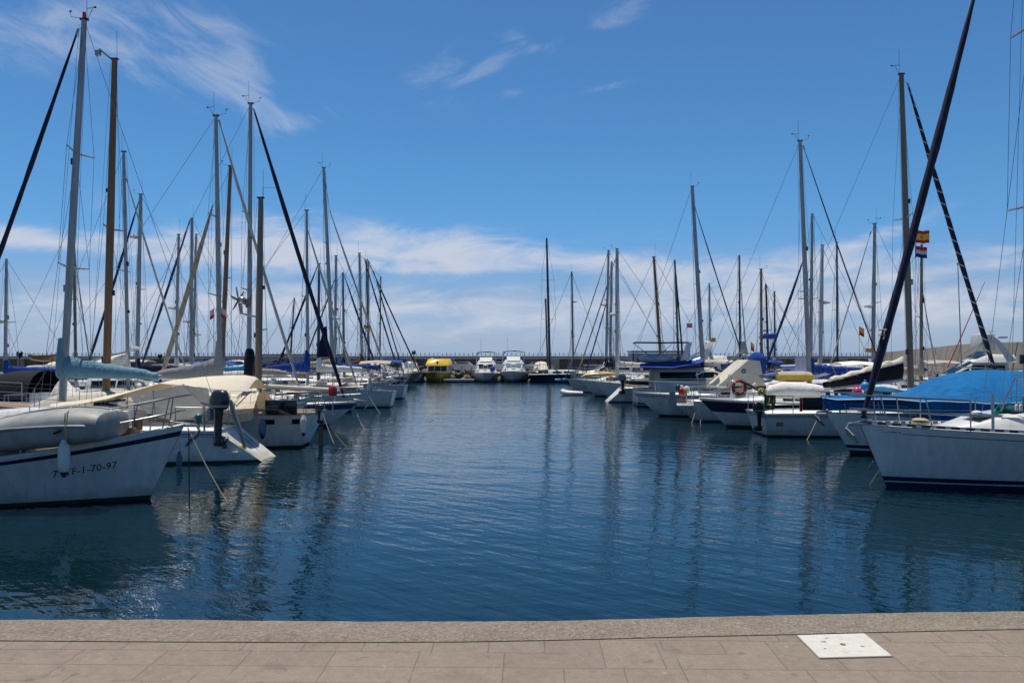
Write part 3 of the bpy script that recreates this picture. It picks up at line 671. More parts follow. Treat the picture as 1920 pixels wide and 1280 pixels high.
def brick(w, h, off, c1, c2, mo, ms):
    n = t.nodes.new('ShaderNodeTexBrick'); L(va.outputs[0], n.inputs['Vector']); n.inputs['Scale'].default_value = 1; n.inputs['Brick Width'].default_value = w; n.inputs['Row Height'].default_value = h
    n.offset = off; n.offset_frequency = 2; n.inputs['Mortar Size'].default_value = ms; n.inputs['Mortar Smooth'].default_value = .3; n.inputs['Bias'].default_value = 0
    n.inputs['Color1'].default_value = (*c1, 1); n.inputs['Color2'].default_value = (*c2, 1); n.inputs['Mortar'].default_value = (*mo, 1); return n
bk = brick(.46, .215, .37, (.185, .138, .112), (.250, .192, .155), (.055, .040, .030), .0030); bk.squash = .72; bk.squash_frequency = 3; bk.offset_frequency = 3
tone = ramp(tn(1.3, 4, .6), [(.30, (.135, .100, .080)), (.50, (.205, .158, .128)), (.70, (.255, .205, .165))])
tone = mixc(wm('MULTIPLY', ramp(tn(2.1, 5, .65), [(.42, (0, 0, 0)), (.62, (1, 1, 1))]), .7), tone, (.205, .178, .138))
bk2 = brick(.31, .43, .29, (.175, .135, .112), (.255, .198, .160), (.055, .040, .030), .0030)
pick = ramp(tn(.75, 1, .4), [(.495, (0, 0, 0)), (.505, (1, 1, 1))]); bcol = mixc(pick, bk.outputs['Color'], bk2.outputs['Color']); bfac = mixc(pick, bk.outputs['Fac'], bk2.outputs['Fac'])
c1 = mixc(.45, bcol, tone)
c1 = mixc(.40, c1, ramp(tn(18, 9, .75), [(.30, (.13, .10, .08)), (.5, (.225, .178, .145)), (.72, (.32, .265, .22))]))
c1 = mixc(wm('MULTIPLY', ramp(tn(2.6, 6, .75), [(.54, (0, 0, 0)), (.66, (1, 1, 1))]), .45), c1, (.115, .092, .078))       # damp and oil stains
c1 = mixc(wm('MULTIPLY', ramp(tn(9, 4, .6), [(.62, (0, 0, 0)), (.68, (1, 1, 1))]), .6), c1, (.10, .08, .07))
c1 = mixc(wm('MULTIPLY', ramp(tn(6.3, 5, .7), [(.66, (0, 0, 0)), (.73, (1, 1, 1))]), .45), c1, (.36, .31, .265))
c1 = mixc(wm('MULTIPLY', ramp(tn(3.7, 9, .8), [(.485, (0, 0, 0)), (.5, (1, 1, 1)), (.515, (0, 0, 0))]), .30), c1, (.09, .07, .058))   # hairline cracks
c1 = mixc(wm('MULTIPLY', ramp(tn(28, 2, .5), [(.72, (0, 0, 0)), (.75, (1, 1, 1))]), .6), c1, (.40, .36, .31))
c1 = mixc(wm('MULTIPLY', ramp(tn(150, 2, .5), [(.4, (0, 0, 0)), (.8, (1, 1, 1))]), .25), c1, (.34, .285, .24))
c1 = mixc(1.0, c1, (1.0, .985, .93), 'MULTIPLY')
L(c1, b.inputs['Base Color']); b.inputs['Roughness'].default_value = .85
bp = t.nodes.new('ShaderNodeBump'); bp.inputs['Distance'].default_value = .006; L(wm('ADD', wm('MULTIPLY', bfac, -1.2), wm('ADD', tn(7, 6), wm('MULTIPLY', tn(90, 3), .3))), bp.inputs['Height']); L(bp.outputs[0], b.inputs['Normal'])
pv = [p + Vector((0, .0015, -.005)) for p in I2]; bk_ = [Vector((p.x, -40, QZ - .005)) for p in I2]; n_ = len(pv)
struct(MB().add(bk_ + pv, [[j, j + 1, n_ + j + 1, n_ + j] for j in range(n_ - 1)]).build('pavement', 'paving', smooth=0))
# white cover plate set in the paving
q = [W(1495, 1191, 1), W(1620, 1187.5, 1), W(1672, 1229.5, 1), W(1537, 1233, 1)]
q = [Vector(((p.x) * (1.6 / (H - p.z)), 1.6 / (H - p.z), QZ)) for p in q]
c_ = sum(q, Vector()) / 4
pl = empty('access_cover', c_, 'square off-white access cover with brown stains set in the paving', 'access cover')
MB().add([p - c_ + Vector((0, 0, .004)) for p in q] + [p - c_ - Vector((0, 0, .03)) for p in q], [[0, 1, 2, 3], [0, 4, 5, 1], [1, 5, 6, 2], [2, 6, 7, 3], [3, 7, 4, 0], [7, 6, 5, 4]]).build('plate', 'white_plate', pl, smooth=0)
MB().add([p * 1.0 - c_ + (p - c_).normalized() * .006 + Vector((0, 0, .0018)) for p in q] + [p - c_ + (p - c_).normalized() * .006 - Vector((0, 0, .03)) for p in q], [[0, 1, 2, 3], [0, 4, 5, 1], [1, 5, 6, 2], [2, 6, 7, 3], [3, 7, 4, 0]])  .build('frame', 'concrete_tan', pl, smooth=0)
MB().lathe([(.001, .0055), (.009, .0058), (.011, .0075), (.015, .0075), (.016, .004)], (.002, .004, 0), 12).build('lifting_hole', 'mast_brown', pl)
for i_, (fx, fy, rr_) in enumerate(((-.09, .05, .010), (.03, .10, .007), (.10, -.02, .008), (-.02, -.10, .012), (-.12, -.06, .006), (.06, -.09, .006), (-.05, .11, .006))):
    MB().add([(fx + rr_ * (1 + .4 * math.sin(k * 2.3 + i_)) * math.cos(k * PI / 5) * 1.5, fy + rr_ * (1 + .4 * math.sin(k * 1.7 + i_)) * math.sin(k * PI / 5), .0048) for k in range(10)], [list(range(10))]).build('stain', 'tan_paint' if i_ % 2 else 'mast_brown', pl, smooth=0)
# ------------------------------------------------------------------ far side of the harbour
FY, FZ = 97.0, .8
struct(MB().add([(-170, FY, FZ), (60, FY, FZ), (60, 124, FZ), (-170, 124, FZ), (-170, FY, -1), (60, FY, -1)], [[0, 1, 2, 3], [4, 5, 1, 0]]).build('far_quay', 'concrete_dark', smooth=0))
rk = MB()
for i in range(560):
    x = rnd.uniform(-75, 40); f = rnd.random(); s = rnd.uniform(.28, .62)
    R = Matrix.Rotation(rnd.uniform(0, 6), 3, 'Z') @ Matrix.Rotation(rnd.uniform(-.7, .7), 3, 'X')
    o = len(rk.v); rk.ell((x, 93.6 + 4 * f, .05 + .95 * f + rnd.uniform(-.1, .25)), (s, s * rnd.uniform(.6, .9), s * rnd.uniform(.5, .8)), 7, 5, 0, R)
    for k in range(o, len(rk.v)): rk.v[k] += Vector((rnd.uniform(-.09, .09), rnd.uniform(-.09, .09), rnd.uniform(-.09, .09)))
struct(rk.build('rock_armour', 'rock', smooth=25), 'stuff')
bw = empty('breakwater_wall', (0, 116, FZ), 'long dark concrete breakwater wall with a row of posts, behind the end boats', 'wall')
mb = MB().box((-60, .6, .9), (220, 1.2, 1.8))
mb.build('wall_face', 'concrete_dark', bw, smooth=0)
MB().box((-60, .45, 2.0), (221, 1.7, .34), bev=.04).build('parapet', 'grey_wall', bw, smooth=0)
for i in range(44):
    x = -169 + i * 5.0 + rnd.uniform(-.4, .4); MB().box((x, -.22, .9), (rnd.choice([.9, 1.3, 1.3]), .44, 1.78), bev=.03).build('buttress', 'concrete_tan' if i % 3 else 'concrete_dark', bw, smooth=0)
mb = MB()
for i in range(360):
    x = -169 + i * .61; hh = rnd.uniform(.36, .46); mb.box((x, .1, 2.2 + hh / 2), (.09, .09, hh))
for z in (2.4,): mb.box((-60, .1, z), (219, .03, .03))
mb.build('railing', 'grey_wall', bw, smooth=0)
hw = empty('harbour_wall', (48, 100, FZ), 'tan concrete harbour wall of tall slabs curving in behind the moored yachts', 'wall')
P = [Vector((50.6, 116.5, 0)), Vector((50.2, 110, 0)), Vector((47.5, 96, 0)), Vector((45, 84, 0)), Vector((43.6, 76, 0)), Vector((43.4, 68, 0)), Vector((43.5, 58, 0)), Vector((44, 45, 0))]
zt = [3.45, 3.55, 3.85, 4.12, 4.15, 4.15, 4.15, 4.15]
for i in range(len(P) - 1):
    k = max(2, int((P[i + 1] - P[i]).length / 3.2))
    for j in range(k):
        a = lerp(P[i], P[i + 1], j / k) - Vector((48, 100, 0)); c = lerp(P[i], P[i + 1], (j + .965) / k) - Vector((48, 100, 0)); z0 = lerp(zt[i], zt[i + 1], j / k) - FZ + rnd.uniform(-.02, .02); z1 = lerp(zt[i], zt[i + 1], (j + 1) / k) - FZ
        dr = (c - a).normalized(); nn = Vector((-dr.y, dr.x, 0)) * .7; bt_ = Vector((-dr.y, dr.x, 0)) * -.35 * (1 if (Vector((-dr.y, dr.x, 0)).x < 0) else -1)
        MB().add([a, c, c + nn, a + nn] + [v + Vector((0, 0, z)) + bt_ * (z / 3.3) * 1.6 for v, z in ((a, z0), (c, z1), (c + nn, z1), (a + nn, z0))], [[0, 1, 2, 3], [4, 5, 6, 7], [0, 1, 5, 4], [1, 2, 6, 5], [2, 3, 7, 6], [3, 0, 4, 7]]).build('wall_slab', 'concrete_tan', hw, smooth=0)
struct(MB().add([(38, 40, FZ), (60, 40, FZ), (60, 96.99, FZ), (36, 96.99, FZ), (38, 40, -1), (36, 96.99, -1)], [[0, 1, 2, 3], [4, 0, 3, 5]]).build('side_quay', 'concrete_dark', smooth=0))
for x0 in (-21.5, 22.5):
    struct(MB().box((x0, 55, .42), (2.2, 62, .2), bev=.03).build('pontoon', 'teak', smooth=0))
struct(MB().box((X(862, 94), 92.6, .25), (3.4, 1.0, .22), bev=.03).build('pontoon', 'deck_grey', smooth=0))
# buildings on the breakwater
def hut(px0, px1, pyt, d, dep, label, wall, trim, wins, door=None):
    x0, x1 = X(px0, d), X(px1, d); zt_ = H - (pyt - HY) * d / F
    e = empty('harbour_building', ((x0 + x1) / 2, d, FZ), label, 'building'); w = x1 - x0; h = zt_ - FZ
    MB().box((0, dep / 2, h / 2 - .12), (w, dep, h - .24)).build('wall', wall, e, smooth=0)
    MB().box((0, dep / 2, h - .06), (w + .3, dep + .3, .2), bev=.02).build('roof', trim, e, smooth=0)
    for sx in (-1, 1): MB().box((sx * (w / 2 - .06), -.03, h / 2 - .14), (.2, .1, h - .28)).build('corner_post', trim, e, smooth=0)
    for fx, ww, hh in wins:
        f = MB().box((fx * w, -.02, h * .58), (ww + .12, .06, hh + .12)).build('window', trim, e, smooth=0)
        MB().box((fx * w, -.05, h * .58), (ww, .04, hh)).build('pane', 'window', f, smooth=0)
    if door: MB().box((door * w, -.03, .95), (.9, .08, 1.9)).build('door', 'mast_brown', e, smooth=0)
    return e
hut(490, 640, 664.5, 108, 4, 'low flat-roofed grey building on the breakwater, seen between the masts', 'grey_wall', 'concrete_dark', [(-.2, 1.0, .7), (.15, 1.0, .7)], .38)
hut(1186, 1292, 658, 104, 4, 'pale grey cabin with blue roof edge and corner posts on the breakwater', 'grey_wall', 'blue_wall_trim', [(-.36, .7, .6), (.05, .9, .6), (.3, .9, .6)])
def lamp(px, pyt, d, label):
    zt_ = H - (pyt - HY) * d / F; e = empty('street_lamp', (X(px, d), d, FZ), label, 'street lamp', 'lamps along the breakwater'); h = zt_ - FZ
    MB().lathe([(.12, 0), (.12, .2), (.06, .35), (.05, h - .6)], n=8).build('post', 'black', e)
    MB().lathe([(.05, h - .6), (.22, h - .5), (.26, h - .15), (.10, h - .02), (.03, h)], n=8).build('lantern', 'black', e)
lamp(776, 656, 104, 'black lantern lamp post beside the yellow boat on the breakwater')
lamp(37, 657, 70, 'black lantern lamp post above the blue boom cover, far left')
lamp(300, 662, 90, 'black lantern lamp post just left of the tan furled staysail')
lamp(530, 660, 100, 'black lantern lamp post in front of the flat grey building')
def car(px, d, label, mat):
    e = empty('parked_car', (X(px, d), d, FZ), label, 'car', 'cars parked on the breakwater')
    pr = [(-2.0, .45), (-2.05, .75), (-1.85, .95), (-1.2, 1.0), (-.75, 1.4), (.7, 1.43), (1.25, 1.0), (1.85, .92), (2.0, .7), (2.0, .4)]
    MB().loft([[Vector((x, y * (.84 if z > 1.1 else 1), z)) for x, z in pr] for y in (-.82, .82)]).build('body', mat, e)
    for sg in (-1, 1):
        MB().add([(x, sg * y, z) for x, y, z in [(-.95, .80, 1.03), (1.0, .80, 1.03), (.62, .715, 1.35), (-.68, .715, 1.35)]] + [(x, sg * y, z) for x, y, z in [(-.95, .78, 1.03), (1.0, .78, 1.03), (.62, .70, 1.35), (-.68, .70, 1.35)]], [[0, 1, 2, 3], [7, 6, 5, 4], [0, 4, 5, 1], [2, 6, 7, 3], [1, 5, 6, 2], [3, 7, 4, 0]]).build('window', 'window', e, smooth=0)
        for x in (-1.3, 1.25): MB().lathe([(.02, -.1), (.31, -.1), (.31, .1), (.02, .1)], (x, sg * .74, .31), 12, rot=Matrix.Rotation(PI / 2, 3, 'X')).build('wheel', 'rubber', e)
car(868, 103, 'white car parked on the quay between the yellow boat and the cream cruiser', 'gelcoat')
car(842, 107, 'silver car parked just behind the yellow boat roof', 'grey_wall')
car(934, 104, 'white car parked in the gap between the two cruisers', 'gelcoat')
car(1010, 105, 'grey car parked behind the dark-hulled sailboat', 'mast_alu')

for i, (px0, px1) in enumerate(((846, 886), (984, 1014), (1094, 1140))):
    a, c = W(px0, 684.5, 98.5), W(px1, 684.5, 98.5); e = empty('quay_barrier', ((a.x + c.x) / 2, 98.5, FZ), ['white barrier rail on the quay between the yellow boat and the cream cruiser', 'white barrier rail on the quay behind the dark-hulled sailboat', 'white barrier rail on the quay behind the pale furled jibs'][i], 'barrier', 'barriers along the far quay'); w_ = c.x - a.x
    MB().box((0, 0, a.z - FZ), (w_, .12, .16), bev=.02).build('rail', 'gelcoat', e)
    for f in (-.45, 0, .45): MB().box((f * w_, .1, (a.z - FZ) / 2), (.08, .08, a.z - FZ)).build('post', 'grey_wall', e)
# ------------------------------------------------------------------ generic boats
G_L, G_R = 'boats moored along the left side', 'boats moored along the right side'
def fit_cabin(b, mx, kind=1, win=True, mat='gelcoat', hh=.42):
    L, B = b.L, b.B
    pr = [(.24 * L, .27 * B, hh), (.5 * L, .29 * B, hh), (.64 * L, .235 * B, hh * .75), (.74 * L, .15 * B, .03)]
    return b.cabin(pr, mat, win=[(.29 * L, .40 * L, .3, .72), (.43 * L, .58 * L, .3, .7, -.1)] if win else None)
def sail(label, d, base, top, r, mat, tip=None, out='bow', side='L', fwd=None, L=10, B=2.8, hull='plain', mf=.55, furl=None, cover='cloth_navy', spr=(.5,), gear=3, radar=None,
         fb=(1.2, .95, .9), bo=.9, so=.2, tw=.7, scoop=False, hood=None, boomlen=None, boomup=0, sep=False, yaw=0, deck='deck_white', wr=.006, cab=True, cmat='gelcoat', h0=.42, name='sailboat', spl=.75, back=True, pulp=True, rope_=False):
    if tip is None:
        xm = X(base[0], d); f = fwd; a = 0 if f > 0 else PI
        b = Boat(name, label, 'sailboat', L, B, 0, d, pos=(xm - f * mf * L, d), ang=a + R_(yaw), fb=fb, bo=bo, so=so, tw=tw, hull=hull, scoop=scoop, deck=deck, group=G_L if xm < 0 else G_R, detail=0)
    else:
        b = Boat(name, label, 'sailboat', L, B, tip, d, out, side, fb=fb, bo=bo, so=so, tw=tw, hull=hull, scoop=scoop, yaw=yaw, deck=deck, group=G_L if side == 'L' else G_R, detail=1 if d < 45 else 0)
    mx = max(.1 * L, min(.9 * L, b.at(*base).x))
    if cab: fit_cabin(b, mx, mat=cmat)
    bz = b.dk(mx) + (.36 if cab else 0); t_ = b.at(*top); b0 = b.at(*base)
    k = (bz - t_.z) / (b0.z - t_.z); bl = t_ + (b0 - t_) * k; w = b.world(bl)
    bpx = (CX + w.x * F / w.y, HY - (w.z - H) * F / w.y)
    m_, mb_, mt = b.mast(bpx, top, r, mat, spr=spr, furl=furl, gear=gear, radar=radar, spl=spl, wr=max(wr, d * .00019), back=Vector((.15, 0, b.sheer(0))) if back else None,
                         fore=None if furl else Vector((L - .15, 0, b.sheer(1))))
    if cover:
        bl_ = boomlen or min(mx - .4, .36 * L); b.boom((mx - .12, 0, mb_.z + .75), (mx - bl_, 0, mb_.z + .75 + boomup), cover, h0=h0)
    if pulp:
        b.pulpit(mid=d < 55); b.pushpit()
        b.lifelines(.9, .84 * L, 6, sep=sep)
    if hood: b.sprayhood(.22 * L, .36 * L, .27 * B, .85, hood, z=b.dk(.3 * L) + .1)
    if d < 60:
        b.hatch(.58 * L, 0, .45, .45, dz=.34 if cab else 0); b.winch(.16 * L, .3 * B); b.winch(.16 * L, -.3 * B)
    if d < 66:
        for k in range(6):
            kind = rnd.choice(('deck_box', 'rope_coil', 'cowl_vent', 'jerrycan', 'sail_bag', 'cushion')); x = rnd.uniform(.05, .9) * L; y = rnd.choice((-1, 1)) * min(.8 * b.hb(x / L, 1), rnd.uniform(.3, 1.0)); z = b.dk(x) + (.40 if cab and .25 * L < x < .6 * L and abs(y) < .27 * B else 0)
            if kind == 'rope_coil': MB().lathe([(.1, 0), (.2, .02), (.2, .1), (.1, .12)], (x, y, z), 10).build(kind, rnd.choice(('rope', 'rope_dark', 'white_pvc')), b.e)
            elif kind == 'cowl_vent': MB().tube([(x, y, z - .02), (x, y, z + .22), (x + .12, y, z + .28)], [.06, .06, .09], 8).build(kind, 'white_pvc', b.e)
            elif kind == 'jerrycan': MB().box((x, y, z + .2), (.3, .18, .4), 0, bev=.04).tube([(x - .08, y, z + .40), (x, y, z + .46), (x + .1, y, z + .40)], .02, 5).build(kind, rnd.choice(('red_plastic', 'stripe_blue', 'yellow_plastic', 'white_pvc')), b.e)
            elif kind == 'sail_bag': MB().ell((x, y * .6, z + .16), (rnd.uniform(.4, .8), .28, .22), 10, 7).build(kind, rnd.choice(('cloth_white', 'cloth_royal', 'cloth_cream', 'cloth_navy', 'cloth_beige')), b.e)
            elif kind == 'cushion': MB().box((x, y, z + .08), (.6, .4, .14), 0, bev=.05).build(kind, rnd.choice(('cloth_cream', 'cloth_navy', 'cloth_white')), b.e)
            else: MB().box((x, y, z + .14), (.55, .35, .3), 0, bev=.03).build(kind, rnd.choice(('gelcoat', 'varnish', 'teak', 'trim_grey')), b.e)
        if pulp and tip is None and rnd.random() < .7:
            bmn = MB().sheet([[Vector((lerp(.02 * L, .24 * L, i / 4), .33 * B * c, b.dk(.1 * L) + 1.75 - .16 * c * c - .03 * abs(i - 2))) for c in (-1, -.6, -.2, .2, .6, 1)] for i in range(5)], .02).build('bimini', rnd.choice(('cloth_navy', 'cloth_beige', 'cloth_white', 'cloth_royal', 'cloth_cream')), b.e)
            for sg in (1, -1):
                mb = MB()
                for x_ in (.03 * L, .23 * L): mb.tube([(.13 * L, sg * .33 * B, b.dk(.1 * L)), (x_, sg * .33 * B, b.dk(.1 * L) + 1.58)], .013, 5)
                mb.build('bimini_frame', 'steel', b.e)
        wh = MB(); R0 = .38; wh.tube([(.16 * L, R0 * math.cos(a), b.dk(.16 * L) + .75 + R0 * math.sin(a)) for a in [2 * PI * q / 14 for q in range(15)]], .015, 5)
        for q in range(3): a = q * PI / 3; wh.tube([(.16 * L, R0 * math.cos(a), b.dk(.16 * L) + .75 + R0 * math.sin(a)), (.16 * L, -R0 * math.cos(a), b.dk(.16 * L) + .75 - R0 * math.sin(a))], .01, 5)
        wh.build('steering_wheel', 'steel', b.e); MB().lathe([(.14, 0), (.10, .3), (.09, .75), (.12, .85), (.05, .92)], (.16 * L + .14, 0, b.dk(.16 * L) - .02), 10).build('pedestal', 'white_pvc', b.e)
    return b
def motor(label, d, tip, out, side, L=9, B=3, hull='white', fb=(1.3, 1.1, 1.0), cabh=.9, fly=False, arch=None, bimini=None, wmat='window', canvas=None, pos=None, ang=None, bo=1.1, group=None, name='motor_yacht', cat='motor yacht', rail=True, cmat='gelcoat', deck='deck_white', c0=.22, c1=.74, ch=.45, hw=.36, tum=.70):
    b = Boat(name, label, cat, L, B, tip, d, out, side, fb=fb, bo=bo, so=-.05, tw=.88, p=2.6, hull=hull, pos=pos, ang=ang, group=group, detail=0 if d > 60 else 1, deck=deck)
    f = lambda t: t * L
    b.cabin([(f(c1 - .14), .36 * B, ch), (f(c1), .26 * B, ch * .6), (f(min(.93, c1 + .16)), .11 * B, .03)], cmat, name='foredeck_cabin', win=[(f(c1 - .12), f(c1 - .02), .35, .7)])
    w = b.cabin([(f(c0), hw * B, cabh), (f(c1 - .24), hw * B, cabh), (f(c1 - .06), (hw - .05) * B, ch * .85)], cmat, name='wheelhouse', tum=tum, win=[(f(c0 + .03), f(c1 - .34), .42, .84), (f(c1 - .33), f(c1 - .22), .42, .84), (f(c1 - .205), f(c1 - .12), .46, .80)], wmat=wmat)
    zz = b.dk(f(c1 - .06)) - .06; xa, xb = f(c1 - .235), f(c1 - .07); za = b.dk(xa) + cabh * 1.0; zb = b.dk(xb) + ch * .86
    for sg0, sg1 in ((-.80, -.28), (-.25, .25), (.28, .80)):
        ya, yb = hw * B * .78, (hw - .05) * B * .78
        b.panel('windscreen', [(xb, sg0 * yb, zb + .06), (xb, sg1 * yb, zb + .06), (xa, sg1 * ya, za - .02), (xa, sg0 * ya, za - .02)], wmat, w, off=.035)
    zt_ = b.dk(f(.4)) + cabh
    if fly:
        b.cabin([(f(c0 - .05), .35 * B, .55), (f(c1 - .36), .35 * B, .6), (f(c1 - .23), .28 * B, .10)], cmat, name='flybridge', z0=zt_ - .05)
        b.panel('fly_screen', [(f(c1 - .27), -.2 * B, zt_ + .28), (f(c1 - .27), .2 * B, zt_ + .28), (f(c1 - .37), .22 * B, zt_ + .78), (f(c1 - .37), -.22 * B, zt_ + .78)], fly if isinstance(fly, str) else wmat, off=.05)
        zt_ += .55
    if arch:
        x = f(arch); mb = MB(); 
        secs = [[Vector((x - .35 + dx * (1 - k * .3) - (hz * .35), y, zt_ - .35 + hz)) + Vector((0, e_, e2)) for dx, e_, e2 in ((-.22, 0, 0), (.22, 0, 0), (.18, .07 * sg, .08), (-.18, .07 * sg, .08))] for (y, hz, k, sg) in [(-.34 * B, 0, 0, -1), (-.32 * B, .8, .5, -1), (-.24 * B, 1.25, 1, -1), (.24 * B, 1.25, 1, -1), (.32 * B, .8, .5, -1), (.34 * B, 0, 0, -1)]]
        mb.loft(secs).build('radar_arch', cmat, b.e)
        MB().lathe([(.05, 0), (.24, .02), (.26, .10), (.2, .18), (.02, .22)], (x - .8, .1, zt_ + .92), 12).build('radar_dome', 'gelcoat', b.e)
        MB().tube([(x - .8, -.2 * B, zt_ + .9), (x - 1.1, -.2 * B, zt_ + 2.6)], .012, 5).build('antenna', 'black', b.e)
    if bimini:
        x0, x1, z, mt = bimini; g = [[Vector((lerp(f(x0), f(x1), i / 6), .36 * B * c, zt_ + z - .12 * c * c - .05 * abs(i - 3) / 3)) for c in (-1, -.6, -.2, .2, .6, 1)] for i in range(7)]
        bm_ = MB().sheet(g, .03).build('bimini', mt, b.e)
        mb = MB()
        for sg in (1, -1):
            for xx_ in (x0, x1): mb.tube([(f((x0 + x1) / 2), sg * .35 * B, zt_ - .3), (f(xx_), sg * .355 * B, zt_ + z - .15)], .014, 6)
        mb.build('bimini_frame', 'steel', b.e)
    if canvas:
        b.sprayhood(f(.02), f(c0 + .05), .36 * B, cabh + .15, canvas, 'cockpit_canvas', z=b.dk(.5) - .02)
    if rail:
        b.pulpit(t0=.5, mid=False, hgt=.55); 
    b.hatch(f(c1 + .02), 0, .45, .45, dz=ch * .5)
    return b

# ================================================================== LEFT SIDE, nearest first
b1 = Boat('sailboat', 'white sailboat bow with navy rail stripe and registration letters, nearest the quay', 'sailboat', 9.2, 2.9, 345, 16.8, 'bow', 'L', fb=(1.5, .78, .85), bo=.70, hull='rail', deck='teak', p=2.3, group=G_L, flare=.8)
b1.pulpit(.62, .86); b1.lifelines(1.0, .86 * 9.2, 6, .6); anchor(b1)
b1.cabin([(2.0, .85, .45), (4.8, .85, .45), (5.6, .7, .35), (6.2, .5, .05)], 'gelcoat_old', win=[(2.5, 4.6, .3, .7)])
MB().tube([b1.edge(x, sg, .02, .015) for sg in (1,) for x in [i * .46 for i in range(21)]], .028, 6).tube([b1.edge(x, -1, .02, .015) for x in [i * .46 for i in range(21)]], .028, 6).build('cap_rail', 'gelcoat', b1.e)
MB().box((8.0, 0, b1.dk(8.0) + .10), (.5, .3, .22), bev=.03).lathe([(.1, 0), (.1, .25), (.12, .27)], (8.2, .12, b1.dk(8.2) + .1), 10).build('windlass', 'varnish', b1.e)
cu = bpy.data.curves.new('txt', 'FONT'); cu.body = '7\u00aa TF-1-70-97'; cu.size = .20; cu.shear = .22; cu.space_character = 1.06; cu.resolution_u = 3
to = bpy.data.objects.new('txt', cu); COL.objects.link(to); bpy.context.view_layer.update()
me = bpy.data.meshes.new_from_object(to.evaluated_get(bpy.context.evaluated_depsgraph_get())); bpy.data.objects.remove(to)

def solve(px, z):
    return min((abs(CX + b1.world(b1.side(x, z, -1)).x * F / b1.world(b1.side(x, z, -1)).y - px), x) for x in [4 + i * .01 for i in range(500)])[1]
x0 = solve(97, .6); wid = solve(222, .7) - x0; sc_ = wid / max(v.co.x for v in me.vertices)
me.name = 'registration_lettering'
for v in me.vertices:
    u, h = v.co.x * sc_, v.co.y; xx_ = x0 + u; z_ = .545 + u * .135 + h; v.co = b1.side(xx_, z_, -1, .006)
me.materials.clear(); me.materials.append(MATS['ink']); o = bpy.data.objects.new('registration_lettering', me); COL.objects.link(o); o.parent = b1.e
fender(W(120, 858, 15.35), 'white fender with navy tip hanging over the lettering on the near bow', L=.50, r=.105, rope=.5)
# grey upturned dinghy on its deck
dg = empty('dinghy', W(90, 815, 16.1), 'grey inflatable dinghy lashed upside down on the near bow deck', 'dinghy')
def dsec(px, top, bot, hw):
    c = W(px, (top + bot) / 2, 16.1) - dg.location; hz = (bot - top) / 2 * 16.1 / F
    return [c + Vector((0, hw * math.copysign(abs(math.cos(a)) ** .55, math.cos(a)), hz * math.copysign(abs(math.sin(a)) ** (.85 if math.sin(a) > 0 else .6), math.sin(a)))) for a in [2 * PI * q / 20 for q in range(20)]]
MB().loft([dsec(*q) for q in [(-150, 815, 840, .2), (-130, 805, 845, .5), (-60, 797, 848, .66), (0, 786, 846, .72), (60, 773, 841, .74), (110, 766, 836, .74), (150, 763, 832, .74), (188, 765, 826, .72), (206, 768, 823, .70), (212, 771, 820, .68), (215, 778, 815, .6), (216, 790, 804, .2)]]).build('hull', 'grey_pvc', dg)
for yy in (-.52, .52): MB().tube([W(px, py, 16.1) - dg.location + Vector((0, yy * k, 0)) for px, py, k in [(-60, 812, 1.28), (0, 805, 1.42), (60, 798, 1.45), (110, 795, 1.45), (150, 793, 1.45), (188, 793, 1.4), (210, 795, 1.1)]], .03, 6).build('rubbing_strake', 'trim_grey', dg)
for yy, dz in ((-.30, .30), (0, .40), (.30, .30)): MB().tube([W(px, py, 16.1) - dg.location + Vector((0, yy, 0)) for px, py in ([(-60, 796), (0, 785), (60, 771.5), (110, 764.5), (150, 761.8), (188, 763.8), (205, 767)] if yy == 0 else [(-60, 800), (0, 789.5), (60, 776), (110, 769), (150, 766.5), (188, 768), (205, 771.5)])], .022, 6).build('keel_strake', 'grey_pvc', dg)
MB().tube([W(125, 834, 15.28) - dg.location, W(122, 800, 15.3) - dg.location, W(126, 772, 15.45) - dg.location, W(134, 762.5, 16.1) - dg.location, W(146, 763, 16.8) - dg.location], .012, 5).build('lashing', 'rope', dg)
MB().tube([W(100, 812, 15.30) - dg.location, W(114, 806, 15.33) - dg.location], .03, 6).build('carry_handle', 'black', dg)
rope(W(352, 802, 16.7), W(418, 924, 16.4), 'tan mooring rope slanting from the near bow into the water', r=.014)
rope(W(354, 804, 16.8), W(355, 940, 16.5), 'dark chain hanging straight down from the near bow', 'rope_dark', r=.012, sag=0)
# --- B2
b2 = Boat('sailboat', 'white sailboat with sloping scooped stern and pale blue boom cover', 'sailboat', 8.5, 3.1, 426, 23.4, 'stern', 'L', fb=(1.2, .95, .88), bo=.9, so=-1.2, tw=.62, hull='thin', scoop=True, group=G_L)
m_, mb_, mt_ = b2.mast((117, 752), (158, 38), .105, 'mast_alu', spr=(.35, .65), furl=((-93, 728), (143, 66), .062, 'furl_navy'), gear=15, back=Vector((.1, 0, .86)), spl=.9)
b2.boom(b2.at(122, 703), b2.at(303, 706), 'cloth_pale_blue', h0=.60, h1=.17, w=.17)
b2.cabin([(2.6, .95, .42), (5.2, .9, .46), (6.6, .7, .3), (7.4, .4, .03)], win=[(3.0, 4.4, .3, .7), (4.7, 5.8, .3, .68, -.1)])
b2.pushpit(.62); b2.lifelines(1.1, 7.2, 6); b2.pulpit(.6)
for i, (x, z, w) in enumerate([(-.12, .58, 1.9), (-.42, .32, 1.8)]): MB().box((x, 0, z - .05), (.34, w, .08), bev=.02).build('transom_step', 'deck_white', b2.e)
MB().tube([(-.02, -.35, .9), (-.85, -.35, .12)], .018, 6).tube([(-.02, -.65, .9), (-.85, -.65, .12)], .018, 6).tube([(-.25, -.35, .70), (-.25, -.65, .70)], .016, 6).tube([(-.5, -.35, .48), (-.5, -.65, .48)], .016, 6).build('boarding_ladder', 'steel', b2.e)
